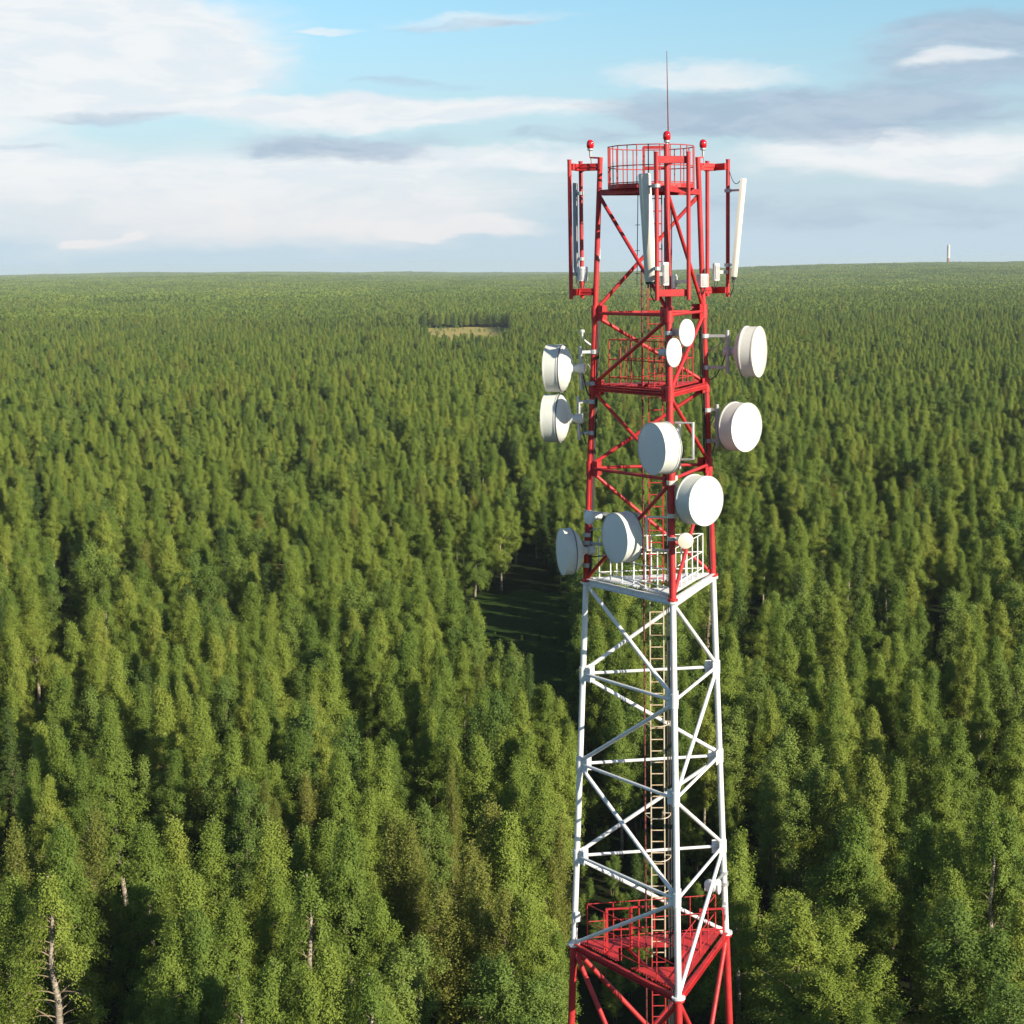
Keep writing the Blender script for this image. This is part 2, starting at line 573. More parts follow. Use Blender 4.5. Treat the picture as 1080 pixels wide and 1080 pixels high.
class Leaves:
    """arrays of leaf sprays (rhombic faces) with a tint per face"""
    def __init__(s):
        s.p, s.t = [], []

    def spray(s, rng, centers, axis, size, tint, width=0.5, outward=None):
        n = len(centers)
        ax = axis / (np.linalg.norm(axis, axis=1, keepdims=True) + 1e-9)
        r = rng.normal(size=(n, 3))
        if outward is not None:
            r = r * 0.34 + outward
        side = np.cross(ax, r)
        side /= (np.linalg.norm(side, axis=1, keepdims=True) + 1e-9)
        L = size[:, None]
        q = np.stack([centers - ax * L * 0.5, centers + side * L * width * 0.5 - ax * L * 0.05,
                      centers + ax * L * 0.5, centers - side * L * width * 0.5 - ax * L * 0.05], 1)
        s.p.append(q)
        s.t.append(tint)

    def arrays(s):
        return np.concatenate(s.p), np.concatenate(s.t)


def quad_mesh(name, quads, tint, mats, midx=None):
    me = bpy.data.meshes.new(name)
    n = len(quads)
    me.vertices.add(4 * n)
    me.vertices.foreach_set('co', quads.reshape(-1))
    me.loops.add(4 * n)
    me.loops.foreach_set('vertex_index', np.arange(4 * n, dtype=np.int32))
    me.polygons.add(n)
    me.polygons.foreach_set('loop_start', np.arange(0, 4 * n, 4, dtype=np.int32))
    me.polygons.foreach_set('loop_total', np.full(n, 4, dtype=np.int32))
    a = me.attributes.new('tint', 'FLOAT', 'FACE')
    a.data.foreach_set('value', tint.astype(np.float32))
    for m in mats:
        me.materials.append(m)
    me.update()
    me.validate()
    return me


H0 = 15.0


def profile(kind, u):
    """crown radius (0..1) at u from crown base to top"""
    if kind == 'column':
        return np.interp(u, [0, .12, .3, .5, .7, .85, .95, 1], [.60, .95, 1, .82, .52, .28, .10, .01])
    if kind == 'broad':
        return np.interp(u, [0, .15, .35, .55, .75, .9, 1], [.80, 1, .97, .74, .44, .19, .02])
    if kind == 'round':
        return np.interp(u, [0, .2, .45, .7, .88, 1], [.6, .95, 1, .85, .55, .2])
    if kind == 'cone':
        return np.interp(u, [0, .1, 1], [.9, 1, .04])
    return np.ones_like(u)


SPEC = {  # proto: (profile, crown base, radius, branches, leaves per branch, leaf size, droop, lift at base, lift at top, leaf mat, bark, stems)
    'birch_a': ('column', 0.22, 1.85, 84, 620, 0.13, 0.55, 35, 74, 'leaf', 'bark', 1),
    'birch_b': ('column', 0.28, 1.55, 74, 560, 0.125, 0.45, 42, 76, 'leaf', 'bark', 1),
    'birch_c': ('broad', 0.20, 2.05, 92, 650, 0.13, 0.65, 32, 72, 'leaf', 'bark', 1),
    'birch_d': ('broad', 0.14, 2.35, 120, 760, 0.13, 0.85, 30, 72, 'leaf', 'bark', 1),
    'birch_open': ('broad', 0.13, 2.45, 105, 500, 0.13, 0.95, 30, 72, 'leaf', 'bark', 1),
    'birch_e': ('column', 0.25, 1.65, 90, 620, 0.13, 0.4, 44, 76, 'leaf', 'bark', 1),
    'birch_f': ('broad', 0.24, 1.80, 88, 620, 0.13, 0.6, 36, 73, 'leaf', 'bark', 1),
    'aspen': ('round', 0.22, 2.05, 76, 420, 0.175, 0.15, 30, 68, 'leaf_aspen', 'bark_dark', 2),
    'olive': ('round', 0.25, 1.85, 90, 470, 0.135, 0.0, 55, 82, 'leaf_olive', 'bark', 2),
    'spruce': ('cone', 0.12, 1.6, 130, 220, 0.17, 0.35, 5, 45, 'leaf_spruce', 'bark_dark', 1),
    'willow': ('broad', 0.08, 3.0, 190, 600, 0.13, 0.25, 40, 75, 'leaf', 'bark_dark', 3),
}
PROTOS = list(SPEC)


def grow(name, seed):
    prof, cb, R, nb, per, size, droop, e0, e1, lm, bm, stems = SPEC[name]
    rng = np.random.default_rng(seed)
    LV, tr = Leaves(), MB()
    H = H0
    for st in range(stems):
        if stems == 1:
            off, lean = np.zeros(2), rng.normal(0, 0.25, 2)
            h = H
        else:
            a = 2 * math.pi * (st / stems) + rng.uniform(0, 1)
            off = np.array([math.cos(a), math.sin(a)]) * 0.2
            lean = np.array([math.cos(a), math.sin(a)]) * R * (0.32 if stems == 2 else 0.45)
            h = H * (1.0 if st == 0 else rng.uniform(0.84, 0.95))
        wob = rng.normal(0, 0.12, (6, 2))
        wob[0] = 0

        def path(t):
            t = np.asarray(t, float)
            w = np.stack([np.interp(t, np.linspace(0, 1, 6), wob[:, i]) for i in (0, 1)], -1)
            xy = off + lean * t[..., None] ** 1.3 + w
            return np.concatenate([xy, (t * h)[..., None]], -1)
        ts = np.linspace(0, 0.985, 12)
        r0 = 0.22 if name == 'birch_open' else 0.15 if stems == 1 else 0.12
        tr.tube([Vector(p) for p in path(ts)], [r0 * (1 - 0.9 * t) + 0.012 for t in ts], 7)
        n = nb // stems
        RR = R if stems == 1 else R * (0.78 if stems == 2 else 0.66)
        for i in range(n):
            u = ((i + rng.uniform(0, 1)) / n) ** 0.88
            t = cb + (1 - cb) * u
            L = RR * float(profile(prof, u)) * rng.uniform(0.68, 1.12) * (1 + 0.16 * math.sin(2 * i * 2.39996 + seed) + 0.10 * math.sin(9.0 * u + seed + i * 2.39996))
            az = i * 2.39996 + rng.normal(0, 0.35)
            el = math.radians(e0 + (e1 - e0) * u + rng.normal(0, 7))
            base = path(min(t - 0.02, 0.97))
            hd = np.array([math.cos(az), math.sin(az), 0])
            if name == 'birch_open' and hd[1] < -0.86 and u < 0.86:
                continue
            # the branch must reach out to L sideways
            reach = L / max(math.cos(el), 0.45)
            reach = min(reach, L * 1.7)

            def bp(s):
                s = np.asarray(s, float)[..., None]
                return base + hd * (reach * s * math.cos(el)) + np.array([0, 0, 1.0]) * (reach * s * math.sin(el) - droop * L * s ** 2.2)
            if rng.uniform() < (0.8 if name == 'birch_open' else 0.5 if L > 0.8 else 0.15):
                ss = np.linspace(0, 0.85, 5)
                tr.cur = 1
                tr.tube([Vector(p) for p in bp(ss)], [(0.05 if name == 'birch_open' else 0.04) * (1 - 0.8 * q) * (0.5 + 0.5 * L / RR) for q in ss], 4, cap=False)
                tr.cur = 0
            k = max(3, int(round(2.0 + 3.2 * L / 1.5)))       # leafy twigs on the branch
            cs = np.clip(rng.uniform(0.45 if name == 'birch_open' else 0.18, 1.0, k) ** 0.75, 0, 1)
            cen = bp(cs) + rng.normal(0, 0.12, (k, 3))
            m = max(8, int(per * (0.3 + 0.7 * L / R) / k))
            idx = np.repeat(np.arange(k), m)
            nn = len(idx)
            hang = rng.exponential(0.14, nn) * (0.3 + droop * 1.3)
            jit = rng.normal(0, 1, (nn, 3)) * np.array([0.17, 0.17, 0.19]) * (1.25 if lm == 'leaf_aspen' else 1.0)
            pts = cen[idx] + jit
            if name == 'olive':                              # upright feathery shoots
                pts[:, 2] += rng.exponential(0.3, nn)
            else:
                pts[:, 2] -= hang
            if prof == 'cone':
                pts[:, 2] = cen[idx][:, 2] + jit[:, 2] * 0.6 - hang * 0.5
            if name == 'birch_open':
                tp = path(np.clip(pts[:, 2] / h, 0, 1))
                ok = ~((np.abs(pts[:, 0] - tp[:, 0]) < 0.15) & (pts[:, 1] < tp[:, 1] + .1) & (pts[:, 2] < 0.84 * h))
                pts, idx = pts[ok], idx[ok]
                nn = len(idx)
                if nn == 0:
                    continue
            ax = hd[None] * 0.5 + rng.normal(0, 0.55, (nn, 3))
            ax[:, 2] += -0.9 * (0.3 + droop) if name != 'olive' else 0.9
            outw = pts - path(np.clip(pts[:, 2] / h, 0, 1))
            outw[:, 2] = 0.35
            outw /= np.linalg.norm(outw, axis=1, keepdims=True) + 1e-9
            tint = np.clip(rng.uniform(0, 1) * 0.45 + rng.uniform(0, 1, k)[idx] * 0.30 + rng.uniform(0, 0.18, nn), 0, 1)
            LV.spray(rng, pts, ax, size * rng.uniform(0.65, 1.3, nn), tint, 0.46, outw)
    q, t = LV.arrays()
    crown = quad_mesh('crown', q, t, [MAT[lm]])
    tm = bpy.data.meshes.new('trunk')
    tm.from_pydata(tr.v, [], tr.f)
    tm.polygons.foreach_set('use_smooth', tr.sm)
    tm.materials.append(MAT[bm])
    tm.materials.append(MAT['limb'])
    tm.polygons.foreach_set('material_index', tr.mi)
    tm.update()
    return crown, tm, q, t, tr


def lumps(name, seed, n, size, squash=1.0):
    """far-off crown: fewer, larger sprays in the same outline"""
    prof, cb, R, nb, per, _s, droop, e0, e1, lm, bm, stems = SPEC[name]
    rng = np.random.default_rng(seed)
    u = rng.uniform(0, 1, n) ** 0.9
    rr = R * (np.interp(u, [0, .3, .6, .8, .93, 1], [.8, 1, .95, .7, .4, .1]) if prof != 'cone' else profile(prof, u)) * np.sqrt(rng.uniform(0.25, 1.15, n))
    a = rng.uniform(0, 2 * math.pi, n)
    z = H0 * (cb + (1 - cb) * u) - rng.uniform(0, 0.6, n)
    p = np.stack([rr * np.cos(a), rr * np.sin(a), z], 1)
    out = np.stack([np.cos(a), np.sin(a), np.full(n, 0.45)], 1)
    ax = rng.normal(0, 0.5, (n, 3)); ax[:, 2] -= 0.8
    L = Leaves()
    L.spray(rng, p, ax, size * rng.uniform(0.7, 1.3, n), rng.uniform(0, 0.6, n), 0.62, out * 0.7)
    return L.arrays()


HI = {p: grow(p, 100 + i) for i, p in enumerate(PROTOS)}

# ---- where the trees stand: (top pixel x, y, proto, height m, width factor, short name, label)
HAND = [
    # bottom left
    (46, 922, 'birch_open', 15.5, 1.12, 'the white-trunked birch at bottom left', 'large drooping birch at bottom left showing a long white trunk and bare side limbs'),
    (57, 866, 'birch_d', 16.5, 0.95, 'the thin birch above the white trunk', 'thin pale birch rising directly behind the white-trunked birch at bottom left'),
    (22, 880, 'olive', 15, 0.95, 'the brownish tree near the left edge', 'brownish sparse tree with feathery shoots close to the lower left edge'),
    (87, 868, 'olive', 15.5, 1.0, 'the olive tree beside the dark gap', 'olive feathery tree with bare lower stem on the left of the dark gap'),
    (3, 925, 'birch_b', 14.5, 1.1, 'the half cut birch at the left edge', 'green birch with thin trunk half cut off by the lower left edge'),
    (161, 863, 'birch_c', 16, 1.0, 'the bright birch beside the dark gap', 'bright green birch with short visible trunk on the right of the dark gap'),
    (186, 860, 'birch_a', 15.5, 0.95, None, None),
    (197, 914, 'birch_d', 15, 1.15, 'the yellow-green birch at lower left', 'yellow-green broad birch with forked trunk in the lower left forest'),
    (181, 966, 'birch_d', 14.5, 1.0, 'the weeping birch at lower left', 'large weeping birch with long hanging branches beside the dark gap at lower left'),
    (207, 958, 'birch_d', 15.5, 0.9, None, None),
    (143, 1034, 'aspen', 8, 0.7, 'the small dark tree at the bottom edge', 'small dark leafy tree low in the dark gap at the bottom edge'),
    # left middle
    (77, 654, 'birch_a', 15.5, 1.1, 'the tall birch beside the dark strip', 'tall green birch on the right side of the narrow dark strip at left'),
    (12, 667, 'birch_d', 16, 1.0, 'the wide birch at the left edge', 'wide rounded birch at the left edge beside the narrow dark strip'),
    (102, 641, 'birch_a', 15.5, 1.1, None, None), (140, 663, 'birch_b', 15, 1.05, None, None), (163, 641, 'birch_c', 15.5, 1.0, None, None),
    (167, 672, 'birch_a', 15, 1.15, None, None), (203, 649, 'birch_c', 15.5, 1.0, None, None), (64, 711, 'birch_a', 15.5, 1.1, None, None),
    (102, 738, 'birch_b', 14.5, 1.1, None, None), (115, 735, 'birch_a', 15, 1.05, None, None), (41, 760, 'birch_a', 15, 1.0, None, None),
    (68, 762, 'birch_b', 15.5, 1.05, None, None), (122, 764, 'birch_c', 16, 1.1, 'the pale-trunked birch at left', 'broad pale green birch with pale trunk standing in front of its group at left'),
    (86, 787, 'birch_b', 14.5, 0.95, 'the slender birch at left', 'slender pointed birch at the front edge of the left group'), (150, 715, 'birch_b', 15, 1.0, None, None),
    (172, 721, 'birch_a', 16, 1.15, None, None), (198, 717, 'birch_b', 15.5, 1.0, 'the cone-shaped birch at left', 'bright cone-shaped birch standing free at the right of the left group'),
    (118, 693, 'birch_b', 13, 1.0, None, None), (30, 800, 'birch_b', 13, 1.0, None, None), (50, 815, 'birch_c', 12.5, 1.0, None, None), (160, 800, 'aspen', 12, 0.9, None, None),
    (180, 790, 'birch_b', 13.5, 1.0, None, None), (16, 720, 'birch_b', 13.5, 1.0, None, None),
    # centre left
    (226, 648, 'birch_a', 15.5, 1.0, None, None), (241, 685, 'birch_b', 14.5, 1.0, None, None), (282, 657, 'birch_a', 15, 1.0, None, None),
    (298, 665, 'birch_c', 15.5, 1.0, None, None), (328, 645, 'birch_a', 15.5, 1.0, None, None), (349, 640, 'birch_b', 15, 1.0, None, None),
    (375, 661, 'birch_a', 15, 1.0, None, None), (387, 658, 'birch_b', 15.5, 1.0, None, None), (395, 641, 'birch_c', 15.5, 1.0, None, None),
    (346, 690, 'birch_a', 16, 1.1, None, None), (288, 697, 'birch_a', 15.5, 1.05, None, None), (329, 703, 'birch_b', 15, 1.0, None, None),
    (258, 707, 'birch_b', 14.5, 1.0, None, None), (221, 697, 'birch_b', 15, 1.0, None, None),
    (234, 712, 'aspen', 14.5, 0.85, 'the fan-shaped tree', 'pale fan-shaped tree with several upright stems in the forest at centre left'),
    (303, 735, 'birch_b', 14.5, 1.0, None, None), (326, 732, 'birch_c', 15, 0.95, None, None), (272, 737, 'birch_c', 15.5, 1.0, None, None),
    (321, 765, 'birch_c', 14.5, 1.1, 'the broad birch above a shaded hollow', 'broad birch standing above a deeply shaded hollow at centre left'),
    (239, 768, 'birch_c', 15.5, 1.0, None, None), (353, 788, 'birch_d', 15.5, 0.95, 'the wide-crowned birch at centre left', 'wide-crowned rounded birch with shaded lower half at centre left'),
    (376, 755, 'birch_b', 12, 0.7, 'the lone thin birch', 'lone very thin birch standing in the dark hollow at centre left'), (393, 774, 'birch_b', 15, 1.0, None, None), (401, 785, 'birch_a', 15.5, 1.05, None, None),
    (411, 692, 'birch_a', 15, 1.0, None, None), (290, 800, 'birch_c', 14, 1.0, None, None), (276, 775, 'birch_b', 14, 1.0, None, None), (225, 800, 'aspen', 13, 0.9, None, None),
    (258, 820, 'aspen', 13.5, 0.9, None, None), (328, 822, 'olive', 13, 0.9, None, None), (285, 830, 'olive', 12.5, 0.7, None, None), (380, 830, 'birch_b', 14, 1.0, None, None),
    # lower centre left
    (221, 863, 'birch_a', 15.5, 0.95, None, None), (275, 864, 'birch_c', 16, 1.0, None, None), (309, 870, 'birch_b', 15, 0.95, None, None),
    (343, 860, 'birch_a', 15.5, 0.9, None, None), (362, 866, 'birch_d', 16.5, 0.95, 'the large birch at lower centre left', 'large full birch with a dark forked lower stem at lower centre left'),
    (412, 870, 'olive', 15.5, 0.9, 'the pointed yellow tree', 'pointed yellowish feathery tree at the left of a yellowish pair'), (434, 872, 'olive', 15.5, 0.9, 'the right tree of the yellow pair', 'yellowish feathery tree on the right of the pair left of the tower'),
    (285, 916, 'birch_c', 14.5, 1.0, None, None), (321, 920, 'birch_open', 16, 1.0, 'the birch with a bare white stem', 'birch with a long white stem showing bare down its sunny side'),
    (395, 942, 'birch_d', 14.5, 0.8, None, None), (252, 943, 'birch_c', 14, 1.0, None, None), (282, 1006, 'birch_c', 14.5, 1.0, None, None),
    (248, 1026, 'birch_open', 14, 0.8, 'the leaning forked birch', 'birch with two leaning pale stems at the bottom edge'), (325, 1019, 'birch_d', 14.5, 0.9, 'the twin-stemmed birch at the bottom', 'bright birch with twin pale stems at the bottom edge'),
    (350, 998, 'birch_c', 15.5, 0.95, None, None), (385, 1024, 'birch_open', 14.5, 1.0, 'the thick-stemmed birch at the bottom', 'birch with a straight white stem rising from the bottom edge'), (410, 1010, 'aspen', 13.5, 0.9, None, None),
    (230, 1000, 'birch_b', 10, 1.0, None, None),
    # centre, edge of the glade
    (434, 645, 'birch_a', 15, 1.0, None, None), (450, 651, 'birch_c', 15, 1.0, None, None), (467, 674, 'birch_c', 15, 0.95, None, None), (485, 651, 'aspen', 14.5, 0.8, None, None),
    (500, 656, 'aspen', 14, 0.75, None, None), (533, 677, 'aspen', 13, 0.75, None, None), (544, 678, 'aspen', 13, 0.6, None, None),
    (556, 687, 'spruce', 14.5, 0.7, 'the dark spire', 'thin dark spire-shaped tree at the edge of the dark glade'), (508, 721, 'birch_a', 14.5, 1.1, None, None), (467, 703, 'birch_c', 15, 1.0, None, None),
    (515, 702, 'birch_b', 14.5, 1.0, None, None), (540, 712, 'birch_c', 14, 1.0, None, None), (560, 722, 'birch_b', 13.5, 1.0, None, None), (465, 748, 'birch_c', 15, 0.95, None, None),
    (483, 772, 'birch_b', 14.5, 1.0, None, None), (507, 775, 'birch_c', 15.5, 1.0, None, None), (527, 762, 'birch_b', 14.5, 1.0, None, None), (541, 764, 'birch_a', 14.5, 1.0, None, None),
    (581, 720, 'birch_c', 14, 1.0, 'the rim birch by the glade', 'birch on the rounded rim of the forest just left of the white tower leg'), (592, 734, 'birch_c', 14, 1.0, None, None), (557, 768, 'birch_c', 14.5, 1.0, None, None), (580, 765, 'birch_d', 14.5, 0.9, None, None),
    (418, 776, 'birch_b', 14, 0.85, 'the small spindle birch', 'small spindle-shaped birch standing alone over the dark hollow'), (446, 745, 'birch_b', 14.5, 1.0, None, None), (436, 700, 'birch_a', 14.5, 1.0, None, None), (602, 760, 'birch_c', 13.5, 0.9, None, None),
    (540, 800, 'birch_c', 14, 1.0, None, None), (475, 810, 'olive', 14, 0.6, None, None), (455, 845, 'aspen', 12, 0.8, None, None), (571, 812, 'birch_a', 14, 1.0, None, None),
    # lower centre, left of the tower
    (543, 855, 'birch_d', 16.5, 1.0, 'the tall olive birch', 'tall olive-tinted full birch left of the tower base'), (506, 862, 'olive', 16, 1.0, 'the dark feathery tree', 'dark olive feathery tree behind the yellow shoots left of the tower'),
    (485, 918, 'olive', 14.5, 1.15, 'the yellow feathery tree', 'broad yellow-olive tree of upright feathery shoots left of the tower'), (522, 945, 'olive', 13.5, 0.9, None, None), (567, 944, 'birch_b', 14, 0.9, None, None),
    (431, 985, 'aspen', 12.5, 0.9, None, None), (528, 1012, 'aspen', 13, 0.9, None, None), (546, 1010, 'aspen', 13.5, 0.9, 'the leafy tree by the tower leg', 'leafy open-branched tree at the bottom edge left of the red tower leg'), (586, 882, 'olive', 13.5, 0.8, None, None),
    (580, 1020, 'aspen', 12, 0.9, None, None), (590, 975, 'birch_b', 11, 0.9, None, None), (405, 1040, 'birch_c', 12, 1.0, None, None),
    # right of the tower
    (773, 667, 'birch_c', 15, 0.95, None, None), (833, 666, 'birch_c', 15, 1.0, None, None), (853, 660, 'birch_a', 15, 1.0, None, None), (880, 624, 'birch_a', 15.5, 1.1, None, None),
    (945, 667, 'birch_c', 15, 1.1, None, None), (968, 636, 'birch_d', 15, 0.9, None, None), (1032, 662, 'birch_a', 15, 1.0, None, None), (1055, 668, 'birch_c', 15, 1.0, None, None),
    (888, 704, 'birch_a', 16, 1.0, None, None), (965, 703, 'birch_c', 15, 0.95, None, None), (980, 701, 'birch_a', 15, 1.0, None, None), (868, 717, 'willow', 14.5, 1.1, 'the spreading tree right of the tower', 'wide spreading tree mass right of the white tower leg'),
    (921, 744, 'birch_c', 15, 0.95, None, None), (978, 761, 'birch_c', 14.5, 0.95, None, None), (1016, 756, 'birch_c', 15.5, 1.0, None, None), (923, 798, 'birch_c', 15.5, 1.0, 'the cone birch right of the tower', 'tall cone-shaped birch in the middle of the forest right of the tower'),
    (948, 800, 'birch_a', 14, 1.0, None, None), (882, 780, 'birch_d', 16, 0.9, None, None), (1000, 805, 'birch_c', 14, 1.0, None, None), (832, 718, 'aspen', 14.5, 1.0, None, None),
    (773, 750, 'aspen', 13.5, 0.95, 'the leafy tree behind the right tower leg', 'leafy open tree showing just right of the white tower leg'), (815, 795, 'aspen', 13, 1.0, 'the loose leafy tree', 'loose leafy shaded tree right of the tower over the dark hollow'), (845, 770, 'aspen', 14, 1.1, None, None),
    (1045, 830, 'birch_c', 14.5, 1.0, None, None), (1065, 760, 'birch_c', 15, 1.0, None, None), (800, 700, 'aspen', 13.5, 1.0, None, None), (850, 815, 'aspen', 13, 1.0, None, None),
    # lower right
    (778, 872, 'birch_d', 15.5, 0.85, 'the birch touching the right tower leg', 'upright full birch directly right of the tower where white meets red'), (852, 925, 'willow', 14.5, 1.3, 'the big bushy tree', 'big bushy light green tree at the bottom right of the tower'),
    (892, 976, 'willow', 12.5, 1.3, 'the lower shoulder of the bushy tree', 'lower bushy tree joined to the right side of the big bushy tree'), (915, 1040, 'willow', 9.5, 1.3, None, None),
    (898, 850, 'birch_d', 16, 1.1, 'the birch leaning over the dark hollow', 'birch with a long thin trunk dropping into the dark hollow at lower right'), (975, 854, 'birch_c', 15, 1.0, None, None), (997, 867, 'birch_c', 15, 1.0, None, None),
    (1045, 864, 'birch_open', 16, 0.95, 'the twin birches at right', 'left one of two birches with thin pale trunks near the right edge'), (1061, 850, 'birch_c', 16.5, 0.95, None, None), (963, 921, 'birch_b', 10, 0.9, 'the small sunlit top', 'small sunlit birch top standing out of the shade at lower right'),
    (1030, 955, 'aspen', 13.5, 1.2, 'the round leafy tree at lower right', 'round large-leaved tree catching the sun at lower right'), (1010, 915, 'birch_c', 14, 1.0, None, None), (1075, 944, 'birch_c', 14, 1.0, None, None),
    (1070, 1030, 'aspen', 11.5, 1.1, 'the tree in the bottom right corner', 'shaded bluish-green leafy tree in the bottom right corner'), (985, 940, 'aspen', 11, 0.9, None, None), (1010, 1010, 'aspen', 10, 1.0, None, None),
]
NEAR, MID, FAR = 1300.0, 2000.0, 8900.0
T_L, T_R = -0.54, 0.46            # sideways reach of the planted land, x / y


def poisson(y0, y1, r, pad, seed, taken=()):
    """points at least about r apart between two distances"""
    rng = np.random.default_rng(seed)
    cell = r / math.sqrt(2)
    grid = {}
    out = []

    def ok(x, y):
        i, j = int(x // cell), int(y // cell)
        for a in range(i - 2, i + 3):
            for b in range(j - 2, j + 3):
                q = grid.get((a, b))
                if q is not None and (q[0] - x) ** 2 + (q[1] - y) ** 2 < r * r:
                    return False
        return True
    for q in taken:
        grid[int(q[0] // cell), int(q[1] // cell)] = q
    area = (T_R - T_L) / 2 * (y1 ** 2 - y0 ** 2) + 2 * pad * (y1 - y0)
    n = int(area / (r * r) * 2.2)
    ys = np.sqrt(rng.uniform(y0 ** 2, y1 ** 2, n))
    fx = rng.uniform(0, 1, n)
    for y, f in zip(ys, fx):
        x = (T_L * y - pad) + f * ((T_R - T_L) * y + 2 * pad)
        if ok(x, y):
            grid[int(x // cell), int(y // cell)] = (x, y)
            out.append((x, y))
    return np.array(out)


rng = np.random.default_rng(5)
near_trees = []   # (x, y, proto, height, width, short, label)
for px, py, k, h, w, short, lab in HAND:
    p = on_plane(px, py, h)
    if k in ('birch_a', 'birch_c') and not lab and (px * 7 + py) % 3 == 0:
        k = 'birch_e' if k == 'birch_a' else 'birch_f'
    near_trees.append((p.x, p.y, k, h, w * (1.16 if py < 700 else 1.24 if py < 830 else 1.34), short, lab))
hand_xy = [(t[0], t[1]) for t in near_trees]
TOWER_X, TOWER_Y = 1.62, 38.3
pn = poisson(48, 135, 6.2, 34, 21, hand_xy)
side = (pn[:, 0] < -0.375 * pn[:, 1]) | (pn[:, 0] > 0.275 * pn[:, 1]) | (pn[:, 1] < 72)
pn = pn[side | (rng.uniform(0, 1, len(pn)) < 0.35)]
pf = poisson(135, NEAR, 3.75, 20, 22, hand_xy + [tuple(q) for q in pn])
pts = np.concatenate([pn, pf])


def holes(x, y, seed=0.0):
    """irregular small openings in the canopy: true where nothing tall stands"""
    a = np.sin(x / 7.3 + 2.1 * np.sin(y / 16.0 + seed)) * np.sin(y / 13.5 + 1.9 * np.sin(x / 11.0 - seed))
    b = np.sin(x / 23.0 - y / 41.0 + 1.5 * np.sin(x / 17 + y / 29 + seed))
    return a + 0.5 * b > 0.84


pts = pts[~inside(FIELD, pts[:, 0], pts[:, 1])]
pts = pts[~(holes(pts[:, 0], pts[:, 1]) & ~((np.abs(pts[:, 0] + 95) < 90) & (pts[:, 1] > 1280)) & (pts[:, 1] > 135))]
keep = ~inside(GLADE, pts[:, 0], pts[:, 1])
for g in GAPS:
    keep &= ~inside(g, pts[:, 0], pts[:, 1])
for hx_, hy_, hr_ in HOLLOWS:
    keep &= ((pts[:, 0] - hx_) / hr_) ** 2 + ((pts[:, 1] - hy_) / (hr_ * 1.8)) ** 2 > 1
keep &= np.hypot(pts[:, 0] - TOWER_X, pts[:, 1] - TOWER_Y) > 14
pts = pts[keep]


def patchy(x, y):
    """slow variation of the forest: 0..1"""
    return 0.5 + 0.25 * (np.sin(x / 37 + 1.3 * np.sin(y / 53)) + np.sin(y / 61 + 1.7 * np.sin(x / 43)))


for x, y in pts:
    v = patchy(x, y)
    vv = patchy(x * .5, y * .32)
    dark = (0.05 + .28 * (vv < .17)) if y > 120 else 0.02
    pr = np.array([.19, .16, .18, .06, .02, .15, .15, .10, .02 + .06 * (v > .8), dark])
    k = rng.choice(PROTOS[:10], p=pr / pr.sum())
    h = rng.normal(14.2, 1.25) + (v - .5) * 3.0
    # keep self-sown trees below the hand-set tops that would stand behind them
    if -110 < x < -40 and 820 < y < 1000:              # low young trees before the field
        h *= 0.8
    if y < 138:
        h = min(h, 10.5) - rng.uniform(0, 2.5)
    near_trees.append((x, y, k, float(np.clip(h, 9, 17.5)), rng.uniform(0.95, 1.2) * (1.0 if y < 150 else 1.1 if y < 190 else 1.25), None, None))

# which of them show largest: in the frame, nearest first
cand = []
for i, (x, y, k, h, w, s_, l_) in enumerate(near_trees):
    qx, qy, d = project(Vector((x, y, h * 0.8)))
    tx, ty, _ = project(Vector((x, y, h)))
    if -12 < qx < 1092 and ty < 1075:
        cand.append((0 if i < len(HAND) else 1, d, i))
cand.sort(key=lambda c: (c[0], c[1]))
single = {i for _a, _d, i in cand[:298]}

NAME = {'birch_a': 'birch_tree', 'birch_b': 'birch_tree', 'birch_c': 'birch_tree', 'birch_d': 'birch_tree', 'birch_open': 'birch_tree', 'birch_e': 'birch_tree', 'birch_f': 'birch_tree', 'aspen': 'aspen_tree', 'olive': 'sallow_tree', 'spruce': 'spruce_tree', 'willow': 'willow_tree'}
KIND = {'birch_a': 'birch', 'birch_b': 'slim birch', 'birch_c': 'full birch', 'birch_d': 'weeping birch', 'birch_open': 'open birch', 'birch_e': 'narrow birch', 'birch_f': 'plump birch', 'aspen': 'leafy tree', 'olive': 'feathery tree', 'spruce': 'dark spruce', 'willow': 'bushy tree'}
marks = []
for i in sorted(single):
    x, y, k, h, w, short, lab = near_trees[i]
    if short:
        qx, qy, d = project(Vector((x, y, h * 0.85)))
        marks.append((qx, qy, short))


def side_of(dx, dy):
    a = math.degrees(math.atan2(-dy, dx)) % 360
    return ['right of', 'up and right of', 'just behind', 'up and left of', 'left of', 'down and left of', 'just in front of', 'down and right of'][int(((a + 22.5) % 360) // 45)]


